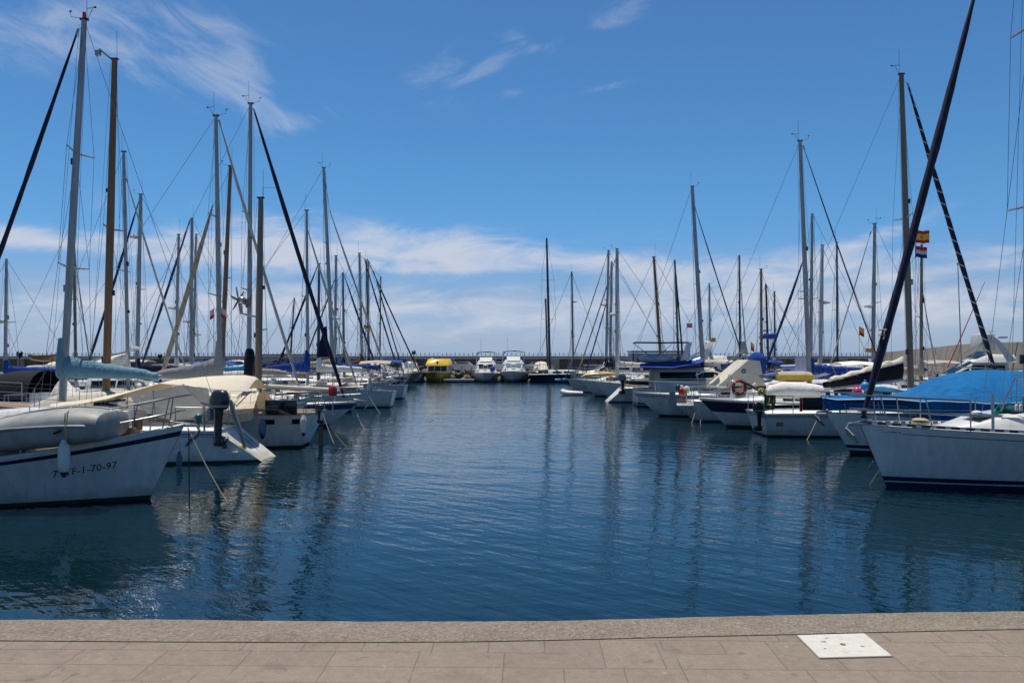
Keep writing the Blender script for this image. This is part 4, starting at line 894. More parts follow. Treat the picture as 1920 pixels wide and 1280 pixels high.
MB().box((-.55, .35, .36), (.14, .30, .16), bev=.02).build('rescue_light_box', 'yellow_plastic', b2.e)
MB().tube([b2.at(432, 750, 22.6), b2.at(440, 780, 22.6), b2.at(452, 812, 22.6), b2.at(459, 838, 22.6)], [.05, .075, .075, .05], 8).build('stern_gangplank', 'trim_grey', b2.e)
for k, (px, py) in enumerate([(384, 800), (402, 812)]): MB().tube([b2.at(px, py + 18, 22), b2.at(px, py - 45, 22)], .017, 6).build('stanchion', 'steel', b2.e)
om = outboard(W(408, 766, 22.2), R_(-25), 'grey and black outboard motor hung on the scooped stern rail', sc=1.25)
fender(W(336, 862, 21.6), 'small white and violet fender low on the scooped-stern hull', 'fender_blue', L=.34, r=.075, rope=.2, cap='white_pvc')
o = empty('danbuoy_light', W(372, 785, 21.9), 'teal rescue light clipped to the scooped stern rail', 'rescue light')
MB().lathe([(.02, -.14), (.07, -.12), (.085, 0), (.085, .10), (.05, .14), (.02, .15)], n=12).build('body', 'teal_plastic', o); MB().lathe([(.02, -.26), (.04, -.24), (.04, -.13)], n=8).build('weight', 'yellow_plastic', o)
# cream awning over its cockpit
aw = empty('awning', W(370, 740, 24.6), 'large cream canvas awning with rounded end stretched over the scooped-stern boat', 'awning'); al = aw.location
g = []
for px, pyr, pyn, hw in [(98, 757, 763, .25), (170, 748, 757, .9), (230, 736, 748, 1.35), (287, 722, 732, 1.55), (330, 712, 719, 1.6), (385, 706, 724, 1.62), (430, 703.5, 730, 1.62), (460, 703.5, 733, 1.6), (475, 706, 733, 1.5), (483, 711, 734, 1.3)]:
    rdg, near = W(px, pyr, 24.6), W(px, pyn, 24.6 - hw * .72); far = Vector((near.x, 24.6 + hw * .72, near.z))
    row = []
    for q in range(13):
        f = q / 6 - 1; z = lerp(rdg.z, near.z, abs(f) ** 1.7); row.append(Vector((rdg.x, 24.6 + hw * .72 * f, z)) - al)
    g.append(row)
MB().sheet(g, .012).build('canopy', 'cloth_cream', aw)
g = []
for px, pyt, pyb in [(243, 741, 758), (262, 737, 772), (285, 733, 782), (310, 728, 788), (340, 721, 786), (365, 724, 776), (388, 727, 762)]:
    g.append([W(px + q * 3, lerp(pyt, pyb, q / 4), 23.42 + .10 * math.sin(px * .11 + q * .5)) - al for q in range(5)])
MB().sheet(g, .01).build('side_curtain', 'cloth_cream', aw)
for a, c in [((425, 731), (388, 770)), ((425, 733), (406, 790)), ((470, 733), (443, 762)), ((343, 720), (392, 770)), ((287, 731), (292, 790)), ((418, 738), (444, 760))]: MB().tube([W(*a, 23.3) - al, W(*c, 23.2) - al], .016, 6).build('pole', 'steel', aw)
# --- B3 ketch
b3 = Boat('sailboat', 'old two-masted ketch with brown wooden masts and dark hull windows', 'sailboat', 12.2, 3.3, 603, 27, 'stern', 'L', fb=(1.5, 1.15, 1.12), bo=1.1, so=.55, tw=.50, hull='strake', group=G_L, deck='teak')
b3.mast((199, 735), (215, 112), .125, 'mast_wood', spr=(.49,), gear=1, spl=.8, back=None)
MB().tube([b3.at(215, 116), b3.at(186, 92)], .028, 6).lathe([(.03, 0), (.1, .03), (.1, .18), (.04, .2)], b3.at(184, 106), 8).build('masthead_bracket', 'steel', b3.e)
b3.mast((484, 735), (489, 372), .11, 'mast_brown', spr=(.32,), gear=1, spl=.5, name='mizzen_mast')
MB().tube([b3.at(493, 372), b3.at(493, 352), b3.at(516, 352)], .01, 5).build('wind_sensor', 'steel', b3.e)
b3.boom(b3.at(492, 724), b3.at(622, 731), None, r=.075, mat='cream_paint')
wg = MB().tube([b3.at(485, 595), b3.at(462, 590), b3.at(454, 588), b3.at(452, 570)], .035, 7).ell(b3.at(453, 563), (.16, .13, .13), 10, 8).build('wind_generator', 'steel', b3.e)
c = b3.at(447, 563)
for k in range(6):
    a = k * PI / 3 + .25; dv = Vector((.25 * math.cos(a), math.cos(a), math.sin(a))).normalized(); sd = dv.cross(Vector((1, -.25, 0))).normalized()
    MB().sheet([[c + dv * r_ - sd * w_, c + dv * r_ + sd * w_] for r_, w_ in ((.05, .03), (.2, .045), (.45, .022))], .014).build('blade', 'trim_grey', wg)
MB().sheet([[b3.at(459, 563), b3.at(459, 566)], [b3.at(472, 553), b3.at(470, 580)]], .015).build('tail_fin', 'mast_brown', wg)
b3.cabin([(2.4, 1.05, .55), (7.0, 1.0, .55), (8.4, .8, .4), (9.3, .5, .05)], 'cream_paint', win=[(3, 4, .35, .75), (4.4, 5.6, .35, .75), (6, 7, .35, .72)])
b3.pushpit(.65); b3.lifelines(1.0, 10.2, 7, .65); b3.pulpit(.65)
for px in (493, 550):
    g = [[b3.side(b3.at(px + dx, 793, 25.45).x, z, b3.near, .006) for dx in (-13, -4, 4, 13)] for z in (.77, .845, .92)]
    MB().sheet(g, .02).build('hull_window', 'window', b3.e)
MB().box(b3.at(527, 764, 25.5), (.95, .06, .44), bev=.012).build('solar_panel', 'window', b3.e)
MB().box(b3.at(527, 764, 25.56), (1.0, .03, .49), bev=.01).build('solar_frame', 'trim_grey', b3.e)
fender(W(492, 803, 25.2), 'grey-blue fender below the left hull window of the ketch', 'fender_blue', L=.42, r=.115, rope=.35)
fender(W(569, 797, 25.25), 'white fender near the stern of the ketch', 'white_pvc', L=.44, r=.105, rope=.5, cap='black')
ct = empty('canvas_cover', W(462, 750, 26.8), 'cream canvas tent covering the cockpit of the ketch', 'canvas cover'); cl = ct.location
g = []
for px, pyt, pyb, sh in [(388, 742, 770, -8), (410, 735, 776, -4), (432, 730, 778, 0), (455, 730, 777, 3), (480, 728, 775, 8), (489, 727, 772, 9)]:
    row = []
    for q in range(9):
        f = q / 4 - 1; yy = 26.8 + 1.35 * f; zt_ = W(px, pyt, 26.8).z; zb_ = W(px, pyb, 25.45).z
        z = lerp(zt_, zb_, abs(f) ** 1.25); row.append(Vector((W(px + sh * abs(f), 700, 26.8).x, yy + .03 * math.sin(px * .3), z)) - cl)
    g.append(row)
MB().sheet(g, .012).build('canopy', 'cloth_cream', ct)
MB().sheet([[r[0] + Vector((0, -.02, .0)), r[0] + Vector((.02, -.05 + .06 * (i % 2), -.10)), r[0] + Vector((.0, -.03 - .05 * (i % 2), -.24))] for i, r in enumerate(g)], .01).build('skirt', 'cloth_cream', ct)
o = empty('danbuoy', W(624, 733, 25.9), 'red rescue buoy drum on a pole at the stern of the ketch', 'rescue buoy')
MB().lathe([(.04, -.15), (.125, -.14), (.14, 0), (.135, .10), (.10, .15), (.03, .16)], n=14).build('drum', 'red_plastic', o); MB().tube([(0, 0, -.9), (0, 0, .42)], .016, 6).build('pole', 'steel', o)
om = outboard(W(598, 770, 26.4), 0, 'small dark outboard motor on the stern rail of the ketch', sc=.5)
MB().loft([[b3.at(px, py, 27 + dy) for px, py in ((596, 800), (606, 798), (606, 838), (598, 842))] for dy in (-.03, .03)]).build('rudder', 'mast_brown', b3.e)
rope(W(606, 778, 26.2), W(634, 846, 25.6), 'tan mooring rope running steeply from the stern of the ketch', r=.014)
rope(W(608, 782, 26.8), W(650, 836, 26.6), 'second thinner tan rope to the right of the ketch stern', r=.012)
# --- further boats on the left of the channel
ba = sail('white sailboat with cream furled jib and grey boom cover behind the ketch', 30.6, (412, 690), (405, 218), .09, 'mast_alu', tip=577, L=10.8, B=2.8, spr=(.36, .64), furl=((560, 722), (413, 234), .055, 'furl_white'), cover='cloth_grey', gear=7, boomlen=2.6, h0=.75, sep=True)
bb = sail('white sailboat with broad navy stripe on the bow and dark blue furled jib', 34, (467, 690), (470, 195), .095, 'mast_alu', tip=676, L=11, B=2.8, hull='stripe', fb=(1.06, .9, .88), bo=1.35, spr=(.36, .62), furl=((643, 737), (478, 212), .085, 'furl_navy'), cover='cloth_white', gear=7, boomlen=4.2, h0=.3, sep=True)
MB().sheet([[bb.at(px, py, 34) + Vector((0, y, 0)) for y in (-.03, .03)] + [bb.at(px2, py, 34)] for px, py, px2 in [(612, 612, 608), (614, 640, 600), (616, 668, 594), (619, 669, 600)]], .05).build('loose_clew', 'cloth_navy', bb.e)
MB().lathe([(.15, 0), (.24, .1), (.25, .5), (.2, 1.0), (.13, 1.15)], bb.at(468, 706), 10).build('mast_cover', 'cloth_black', bb.e)
anchor(bb)
rope(W(664, 764, 34), W(682, 800, 33.4), 'mooring rope under the navy-striped bow', r=.014)
bc = sail('white sailboat with royal blue boom cover and slim cream furled jib', 43.2, (577, 690), (575, 395), .085, 'mast_alu', tip=690, L=10.5, B=2.9, furl=((671, 727), (578, 435), .06, 'furl_white'), cover='cloth_royal', gear=1, boomlen=2.5, h0=.6, fb=(1.2, 1.0, .95))
rope(W(688, 735, 43), W(707, 764, 42.5), 'mooring rope from the bow with the royal blue boom cover', r=.014)
bd = sail('white sailboat with double blue bow line and beige boom cover, mid-left', 52.5, (625, 700), (607, 315), .12, 'mast_alu', tip=734, L=12.5, B=3.4, hull='thin', spr=(.36, .64), furl=((730, 712), (620, 400), .065, 'furl_white'), cover='cloth_beige', gear=7, boomlen=3, h0=.5, fb=(1.3, 1.1, 1.0), radar=598)
be = sail('sailboat with rust-brown boom cover and dark furled jib near the end of the left row', 64.5, (679, 690), (674, 475), .11, 'mast_alu', tip=749, L=10, B=3, hull='old', furl=((748, 700), (684, 488), .06, 'furl_dark'), cover='cloth_brown', gear=1, boomlen=2.6, h0=.6, fb=(1.1, .95, .9))
bf = sail('dark-striped sailboat last in the left row with long black furled jib', 71.8, (692, 690), (687, 488), .10, 'mast_brown', tip=764, L=9.5, B=3, hull='hi_navy', furl=((757, 702), (702, 512), .055, 'furl_dark'), cover='cloth_navy', gear=1, fb=(1.15, .95, .9))
bg_ = sail('brown wooden sailboat with pointed bow beside the white speedboat', 81, (712, 690), (714, 520), .07, 'mast_dark', tip=792, L=9, B=2.8, hull='brown', furl=((784, 694), (690, 488), .07, 'furl_dark'), cover=None, gear=1, fb=(1.35, .9, .9), bo=1.4, cab=False)
# --- second group on the left
sail('sailboat with brown wooden mast and tan furled staysail, behind the cream awning', 39.8, (416, 690), (432, 312), .11, 'mast_wood', fwd=-1, L=9, B=2.4, furl=((302, 708), (397, 392), .12, 'furl_tan'), cover='cloth_beige', gear=3, mf=.45, spl=.5)
sail('slim grey-masted sailboat with pale furled jib right of the tall brown mast', 37.4, (240, 700), (232, 285), .085, 'mast_alu', fwd=1, L=8.4, B=2.4, furl=((348, 692), (239, 342), .045, 'furl_white'), cover='cloth_white', gear=1, radar=655)
sail('sailboat with thick grey mast, radar dome and dark furled jib slanting down left', 47, (257, 690), (264, 365), .12, 'mast_alu', fwd=-1, L=11, B=3, furl=((163, 690), (258, 385), .075, 'furl_navy'), cover='cloth_navy', gear=3, radar=445)
sail('short-masted sailboat with radar at mid-mast at the far left edge', 43.5, (10, 690), (12, 485), .09, 'mast_alu', fwd=-1, L=8.5, B=2.8, cover='cloth_royal', gear=0, radar=603, boomlen=3, h0=.35)
sail('sailboat with weathered mast half hidden by the tall near-left mast', 54, (142, 690), (138, 410), .10, 'mast_brown', fwd=1, L=10, B=3, furl=((170, 690), (143, 500), .04, 'furl_tan'), cover='cloth_white', gear=1)
sail('sailboat with thin pale stay and small radar left of the blue diagonal jib', 50.5, (330, 690), (335, 440), .09, 'mast_alu', fwd=-1, L=9, B=2.8, furl=((255, 690), (333, 446), .03, 'furl_white'), cover='cloth_white', gear=1, radar=578)
sail('sailboat with blue furled jib crossing diagonally down to the left', 57, (358, 690), (360, 410), .12, 'mast_alu', fwd=-1, L=11, B=3, furl=((264, 690), (355, 416), .085, 'furl_blue'), cover='cloth_beige', gear=1, radar=603)
sail('narrow-masted sailboat just right of the mast with the blue diagonal jib', 61, (362, 690), (368, 440), .09, 'mast_alu', fwd=1, L=10, B=2.8, cover='cloth_grey', gear=2, radar=628)
sail('dark-masted sailboat with black furled jib slanting left behind the navy jib', 47.6, (597, 690), (598, 495), .085, 'mast_dark', fwd=-1, L=8, B=2.5, furl=((518, 690), (594, 502), .06, 'furl_navy'), cover='cloth_white', gear=1)
sail('sailboat with plain grey mast just right of the cream-jibbed tall mast', 57.2, (628, 690), (630, 480), .10, 'mast_alu', fwd=-1, L=9, B=2.8, furl=((565, 690), (629, 520), .05, 'furl_dark'), cover='cloth_royal', gear=1)
sail('sailboat with slim mast and dark blue jib between the tall centre-left masts', 60.6, (645, 690), (643, 510), .09, 'mast_brown', fwd=1, L=9, B=2.8, furl=((706, 690), (647, 520), .07, 'furl_blue'), cover='cloth_navy', gear=0)
sail('small sailboat with short dark leaning mast', 68.5, (543, 690), (552, 558), .07, 'mast_dark', fwd=1, L=7, B=2.4, cover='cloth_navy', gear=0)
sail('sailboat with very thin bare mast at the right end of the left group', 77, (690, 690), (691, 492), .08, 'mast_alu', fwd=1, L=9, B=2.6, cover='cloth_white', gear=1)
# boats without masts in view on the left
p_ = motor('motor boat under a black cockpit tent, left edge behind the near bow', 32.8, 77, 'stern', 'L', L=8, B=2.9, cabh=.9, canvas='cloth_black', group=G_L, rail=False, c0=.34)
p_.sprayhood(-.2, 2.6, 1.3, 1.45, 'cloth_black', 'cockpit_tent', z=.9)
MB().box(p_.at(92, 748, 32), (1.1, .8, .5), bev=.05).build('deck_locker', 'gelcoat', p_.e)
o = empty('dinghy', W(200, 679, 36.2), 'white dinghy hanging bow-up behind the tall brown mast', 'dinghy'); ol = o.location
MB().loft([[W(px, (t_ + b_) / 2, 36.2) - ol + Vector((0, hw * math.cos(a), (b_ - t_) / 2 * 36.2 / F * math.sin(a) * (1 if math.sin(a) < 0 else .8))) for a in [2 * PI * q / 12 for q in range(12)]] for px, t_, b_, hw in [(160, 681, 692, .3), (172, 676, 694, .6), (195, 669, 693, .7), (215, 664, 691, .68), (228, 661, 684, .5), (238, 660, 671, .15)]]).build('hull', 'white_pvc', o)
MB().tube([W(px, py, 35.5) - ol for px, py in [(163, 680), (190, 671), (215, 664), (236, 660)]], .045, 6).build('rubbing_strake', 'trim_grey', o)
om = motor('white motor boat with rounded hull behind the pale blue boom cover', 58.5, 50, 'bow', 'L', L=9, B=3, group=G_L, pos=(X(46, 42) - 1.2, 38.0), ang=PI * .97, cabh=.7)
o = empty('rowing_boat', W(82, 667, 41), 'varnished orange-brown rowing boat carried high at the far left', 'rowing boat'); ol = o.location
MB().loft([[W(px, 666, 41) - ol + Vector((0, hw * math.cos(a), -hh * max(0, math.sin(a)) - sh)) for a in [PI * q / 8 for q in range(9)]] for px, hw, hh, sh in [(52, .05, .1, -.12), (62, .4, .3, -.04), (82, .55, .32, 0), (102, .5, .3, -.02), (110, .4, .25, -.05)]], closed=True).build('hull', 'varnish', o)
o = tag(MB().loft([[W(px, 691, 38.6) - W(125, 712, 38.6) + Vector((0, .8 * hw * math.cos(a), hh * max(0, math.sin(a)) ** .8 - .9)) for a in [PI * q / 8 for q in range(9)]] for px, hw, hh in [(100, .4, .2), (112, 1, .5), (120, 1, 1.0), (130, .9, .7), (140, .9, .5), (150, .4, .3)]]).build('boat_cover', 'cloth_white', None, loc=W(125, 742, 30.6)), 'crumpled grey-white tarpaulin heaped on a deck right of the near grey mast', 'tarpaulin')
om = motor('white motor boat with flat hull under the royal blue boom cover', 48, 535, 'bow', 'L', L=8, B=2.6, group=G_L, pos=(-22.5, 41), ang=0, cabh=.75)
def tube_dinghy(px, py, d, L, W_, label, mat, r=.2, ang=0):
    e = empty('dinghy', W(px, py, d), label, 'dinghy', None, ang)
    pts = [Vector((-L / 2, W_ / 2, 0)), Vector((L * .2, W_ / 2, 0)), Vector((L * .38, W_ * .36, .04)), Vector((L / 2, 0, .12)), Vector((L * .38, -W_ * .36, .04)), Vector((L * .2, -W_ / 2, 0)), Vector((-L / 2, -W_ / 2, 0))]
    MB().tube(pts, [r * .6, r, r, r, r, r, r * .6], 10).build('tube', mat, e); MB().box((-.05 * L, 0, -.05), (L * .75, W_ * .9, .08), bev=.02).build('floor', 'trim_grey', e); MB().box((-L * .4, 0, .06), (.05, W_ * .8, .3), bev=.01).build('transom', 'trim_grey', e)
    return e
tube_dinghy(446, 691, 37.4, .9, .7, 'small light blue inflatable stowed beside the black mast cover', 'light_blue', .17)
# ================================================================== END OF THE BASIN, bows towards the camera
def end_boat(px, d, L, B, **k): return dict(pos=(X(px, d), d + L), ang=-PI / 2)
G_E = 'boats moored at the end of the basin'
yb = Boat('motor_boat', 'old passenger boat with bright yellow roof and olive hull at the basin end', 'passenger boat', 8.5, 3.0, 0, 91.5, fb=(1.22, .98, .9), bo=.5, so=0, tw=.85, p=3.2, hull='olive', group=G_E, detail=0, flare=.9, **end_boat(816, 91.5, 8.5, 3))
yb.cabin([(1.0, 1.3, .95), (5.2, 1.3, .95), (5.7, 1.15, .92)], 'gelcoat_old', name='wheelhouse', tum=.94, win=[(1.3, 2.8, .4, .85), (3.2, 4.8, .4, .85)], wmat='window_clear')
for y0, y1 in ((-1.05, -.40), (-.33, .33), (.40, 1.05)): yb.panel('windscreen', [(5.74, y0, 1.22), (5.74, y1, 1.22), (5.72, y1 * .97, 1.78), (5.72, y0 * .97, 1.78)], 'window', off=.03)
MB().loft([[Vector((x, y, 1.86 + z)) for x, y in ((.5, -1.36 + i_), (6.1 - i_ * 2.2, -1.36 + i_), (6.1 - i_ * 2.2, 1.36 - i_), (.5, 1.36 - i_))] for z, i_ in ((0, 0), (.06, .01), (.68, .24), (.74, .34))]).build('roof', 'yellow_paint', yb.e)
MB().lathe([(.05, 0), (.14, .02), (.12, .12), (.02, .16)], (5.85, 0, 2.2), 8).build('searchlight', 'black', yb.e)
MB().tube([(3.5, 0, 2.55), (3.5, 0, 2.95)], .03, 6).build('antenna', 'black', yb.e); MB().lathe([(.2, 0), (.22, .12), (.02, .18)], (3.4, -.8, 2.55), 8).build('vent', 'gelcoat', yb.e)
rope(W(826, 706, 91.3), W(826, 717, 91.2), 'pale rope hanging down the olive bow', r=.03, sag=0)
spb = motor('white rounded speedboat with broad windscreen left of the yellow boat', 96, 0, 'bow', 'L', L=7.5, B=3.2, pos=(X(752, 92), 97.5), ang=-PI / 2 + .2, group=G_E, name='motor_boat', cat='speedboat', rail=False, cabh=1.15, wmat='window_clear', fb=(1.3, 1.1, 1.0), cmat='cream_paint')
c1_ = motor('cream flybridge cruiser with thin dark bimini, left of the pair at the basin end', 92, 0, 'bow', 'L', L=10, B=3.4, hull='boot', fb=(1.12, .95, .9), cabh=1.0, hw=.40, fly='gelcoat', bimini=(.10, .31, .95, 'cloth_navy'), arch=.3, group=G_E, c1=.72, ch=.5, **end_boat(908, 91.5, 10, 3))
MB().ell((7.2, .85, 1.5), (.3, .35, .3), 10, 8).build('deck_bundle', 'cloth_royal', c1_.e)
c2_ = motor('white flybridge cruiser with blue windscreen covers and blue bimini at the basin end', 92, 0, 'bow', 'L', L=10.5, B=3.7, hull='boot', fb=(1.3, 1.05, 1.0), cabh=1.0, hw=.40, fly='gelcoat', bimini=(.12, .31, .95, 'cloth_navy'), arch=.3, wmat='cloth_slate', group=G_E, c1=.74, ch=.55, **end_boat(963, 91.5, 10.5, 3.5))
MB().box((c2_.L * .36, 0, c2_.dk(4) + 1.62), (.5, 2.1, .3), bev=.06).build('dodger', 'cloth_royal', c2_.e)
ds = Boat('sailboat', 'dark-hulled sailboat with tall double black mast at the right end of the basin', 'sailboat', 12, 3.0, 0, 93, fb=(1.45, 1.2, 1.1), bo=.8, hull='navyhull', group=G_E, detail=0, **end_boat(1021, 91.8, 12, 3))
fit_cabin(ds, 6, mat='cream_paint', hh=.6)
ds.mast((1031, 692), (1025, 447), .14, 'mast_dark', spr=(.38, .68), gear=1, spl=.9, wr=.012)
o = [ds.at(1027, 694, 97), ds.at(1023, 560, 97)]; MB().tube(o, .10, 8).build('inner_mast', 'mast_dark', ds.e)
ds.sprayhood(2, 4, 1.0, 1.1, 'cloth_cream'); ds.pulpit(); ds.lifelines(1, 10, 6, sep=False)
tube_dinghy(1052, 712, 91, 1.4, .9, 'bright blue inflatable floating beside the dark-hulled sailboat', 'light_blue', .2)
sail('distant sailboat with thin black mast right of the double-masted one', 92, (1075, 690), (1072, 510), .10, 'mast_dark', fwd=1, L=9, B=2.8, hull='navyhull', cover=None, gear=1, radar=566)
# ================================================================== RIGHT SIDE, nearest first
r1 = Boat('sailboat', 'white sailboat with slotted toe rail and double navy waterline, nearest on the right', 'sailboat', 11.5, 3.7, 1612, 18.4, 'bow', 'R', fb=(1.40, 1.2, 1.15), bo=.62, hull='double', yaw=4, p=2.3, group=G_R, flare=.72)
L = r1.L
for sg in (1, -1):
    g = []
    for i in range(40):
        x = lerp(.2, L - .12, i / 39); p = r1.edge(x, sg, .035, 0); g.append([p + Vector((0, 0, .006)), p + Vector((0, -sg * .004, .062))])
    MB().sheet(g, .02).build('toe_rail', 'slotted_rail', r1.e)
    MB().sheet([[p[1] + Vector((0, .015, .004)), p[1] + Vector((0, -.015, .004))] for p in g], .012).build('rail_cap', 'steel', r1.e)
g = [[r1.side(lerp(L - 6, L - .78, i / 20), r1.sheer(lerp(L - 6, L - .8, i / 20) / L) - z, r1.near, .004) for z in (.150, .165)] for i in range(21)]
MB().sheet(g, .004).build('pinstripe', 'stripe_blue', r1.e)
g = [[r1.side(lerp(L - .66, L - .38, i / 4), r1.sheer(.97) - .135 - z * (1 - i / 4.5), r1.near, .004) for z in (0, .022)] for i in range(5)]
MB().sheet(g, .004).build('arrow_mark', 'stripe_blue', r1.e)
pz = r1.side(L - .72, r1.sheer(.95) - .135, r1.near, .006); MB().lathe([(.001, -.003), (.03, -.003), (.03, .003), (.001, .003)], pz, 12, rot=Matrix.Rotation(PI / 2, 3, 'X')).build('bow_badge', 'trim_grey', r1.e)
r1.pulpit(.64, .83, r=.017, over=.22); r1.lifelines(1.0, .83 * L, 6, .64); anchor(r1, mat='trim_grey')
MB().tube([r1.edge(L * f, r1.near, .1, .34) for f in (.78, .85, .92, .97)] + [Vector((L + .24, 0, 1.40 + .34))], .02, 7).build('lower_rail', 'steel', r1.e)
MB().tube([r1.at(1862, 806, 17.3), r1.at(1861, 738, 17.3)], [.028, .036], 8).build('stanchion', 'white_pvc', r1.e)
r1.cabin([(2.5, 1.2, .50), (6.2, 1.18, .48), (7.9, 1.02, .40), (8.6, .84, .30), (9.1, .62, .15), (9.6, .36, .01)], 'gelcoat', tum=.80, win=[(3.5, 5.4, .3, .7), (5.7, 6.9, .32, .68)])
def r1top(x):
    P = sorted(r1.prof); i = max(k for k in range(len(P) - 1) if P[k][0] <= x); t = (x - P[i][0]) / (P[i + 1][0] - P[i][0]); return r1.dk(x) - .06 + (lerp(P[i][2], P[i + 1][2], t) + .06) * 1.04
for x in (8.75, 7.95): 
    h_ = MB().box((x, .15 * r1.near, r1top(x) + .03), (.62, .62, .06), bev=.028).build('deck_hatch', 'navy', r1.e)
    MB().lathe([(.02, 0), (.12, .0), (.11, .05), (.05, .08), (.01, .085)], (x + .1, .1 * r1.near, r1top(x) + .055), 12).build('dome_vent', 'white_pvc', h_)
for sg in (1, -1): MB().tube([(5.2, sg * .78, r1.dk(5.2) + .58), (7.6, sg * .74, r1.dk(7.6) + .50)], .018, 6).build('handrail', 'varnish', r1.e)
m_, _, _ = r1.mast((1927, 768), (1932, -390), .10, 'mast_alu', spr=(.33, .62), spl=.95, furl=((1622, 768), (1829, -15), .088, 'furl_navy'), gear=1, back=Vector((.1, 0, 1.1)))
o = MB().tube([r1.at(1829, -15), r1.at(1926, -370)], .085, 10).build('furled_jib', 'furl_navy', r1.e)
mb = MB()
for px, py in ((1656, 618), (1655, 628)):
    c = r1.at(px, py); mb.lathe([(.082, -.016), (.10, 0), (.082, .016)], c, 10)
    mb.tube([c + Vector((0, .09, 0)), c + Vector((.05, .12, -.10))], .012, 5)
mb.build('sail_tie', 'rope', r1.e)
r1.sprayhood(2.2, 3.9, 1.15, .70, 'cloth_green', z=r1.dk(3.4) + .40)
hood = MB().sheet([[r1.at(px, py, 19.0 + dy) for dy in (-.6, 0, .6)] for px, py in ((1864, 772), (1876, 754), (1896, 745), (1935, 743))], .015).build('windbreak', 'cloth_green', r1.e)
MB().tube([r1.at(1876, 770, 18), r1.at(1903, 709, 18), r1.at(1950, 706, 18)], .02, 7).tube([r1.at(1906, 770, 18), r1.at(1907, 711, 18)], .012, 6).build('hood_frame', 'steel', r1.e)
for px in (1906, 1914): MB().lathe([(.03, 0), (.035, .12), (.03, .13), (.01, .14)], r1.at(px, 770, 17.6), 8).build('cowl_vent', 'white_pvc', r1.e)
MB().lathe([(.16, 0), (.18, .04), (.13, .06), (.17, .10), (.11, .13), (.02, .14)], r1.at(1725, 795, 18.2), 12).build('rope_coil', 'rope', r1.e)
rope(W(1651, 878, 18.6), W(1632, 906, 18.8), 'short tan rope end trailing under the right near bow', r=.013, sag=.01)
rope(W(1637, 864, 21.3), W(1628, 877, 21.45), 'frayed tan rope stub beside the right near bow', r=.012, sag=.01)
# --- R2 under the big blue cover
r2 = Boat('motor_yacht', 'white hull under the big blue boat cover with dark waterline stripes', 'motor yacht', 10.5, 3.2, 1548, 24.7, 'bow', 'R', fb=(1.24, 1.05, 1.0), bo=.75, hull='boot', group=G_R, tw=.85)
r2.cabin([(1.5, 1.2, .95), (5, 1.2, 1.0), (6.6, 1.0, .6), (8.0, .6, .05)], win=[(2, 4.6, .4, .8)]); anchor(r2); r2.pulpit(.6, .8)
cv = empty('boat_cover', W(1750, 740, 24.7), 'big bright blue canvas cover draped over the second boat on the right', 'boat cover'); cl = cv.location
def cover_rows(st, d):
    g = []
    for px, pyt, pye, hw in st:
        t_ = W(px, pyt, d); e_ = W(px, pye, d - hw); row = []
        for q in range(15):
            f = q / 7 - 1; z = lerp(t_.z, e_.z, abs(f) ** 1.5); row.append(Vector((t_.x + .02 * math.sin(q), d + hw * f, z + .022 * math.sin(px * .13 + q * 1.7) * math.sin(px * .031 + q) + .018 * math.sin(px * .055 - q * .9))) - cl)
        g.append(row)
    return g
st = [(1540, 742, 746, .05), (1560, 741, 747, .35), (1600, 741, 748, .75), (1650, 742, 750, 1.1), (1690, 742, 752, 1.32), (1705, 736, 752, 1.38), (1725, 722, 753, 1.42), (1748, 710, 754, 1.45), (1770, 703, 755, 1.48), (1795, 697, 755, 1.5), (1825, 693, 756, 1.5), (1860, 695, 756, 1.5), (1900, 695, 756, 1.5), (1990, 696, 757, 1.5), (2080, 702, 757, 1.45)]
g = cover_rows(st, 24.7); MB().sheet(g, .014).build('top_panel', 'cloth_blue', cv)
sk = []
for (px, pyt, pye, hw), row in zip(st, g): pass
for i in range(90):
    f = i / 89 * (len(g) - 1.001); a = int(f); p0 = lerp(g[a][0], g[a + 1][0], f - a); ins = .45 * max(0, 1 - max(0, f - 3.2) / 1.6) * min(1, f / 2)
    wv_ = .05 * math.sin(i * .9) + .03 * math.sin(i * 2.1 + 1)
    dr = .33 if f < 3.5 else lerp(.33, .55, min(1, (f - 3.5) / 2))
    sk.append([p0 + Vector((0, -.015 + ins * .6, -.01)), p0 + Vector((.03, -.02 + ins + wv_ * .6 * min(1, f / 4), -dr * .4)), p0 + Vector((.06, .03 + ins + wv_ * 1.5 * min(1, f / 4), -dr))])
MB().sheet(sk, .01).build('side_skirt', 'cloth_blue', cv)
MB().tube([r[0] + Vector((0, -.02, 0)) for r in g], .014, 6).build('hem_rope', 'white_pvc', cv)
# --- R3
r3 = Boat('sailboat', 'white sailboat with tall brown-grey mast, black boom bag and cluttered stern rail', 'sailboat', 10.8, 3.0, 1415, 30.7, 'stern', 'R', fb=(1.2, .9, .86), bo=1.0, so=.22, tw=.82, hull='thin', group=G_R)
r3.mast((1708, 725), (1690, 140), .115, 'mast_brown', spr=(.54,), spl=.9, furl=((1872, 716), (1704, 164), .085, 'furl_striped'), gear=5, back=Vector((.1, 0, .86)))
bm_ = r3.boom(r3.at(1694, 712), r3.at(1546, 730), None, mat='mast_white', r=.06)
g = [[r3.at(px, py) + Vector((0, y, 0)) for py, y in ((pb, -.10), ((pt_ + pb) / 2, -.2), (pt_, -.16))] for px, pt_, pb in [(1546, 717, 727), (1575, 710, 723), (1610, 700, 719), (1650, 690, 714), (1690, 680, 709)]]
for sg in (1, -1): MB().sheet([[Vector((p.x, sg * p.y, p.z)) for p in r] for r in g], .015).build('boom_bag', 'cloth_black', bm_)
sec = []
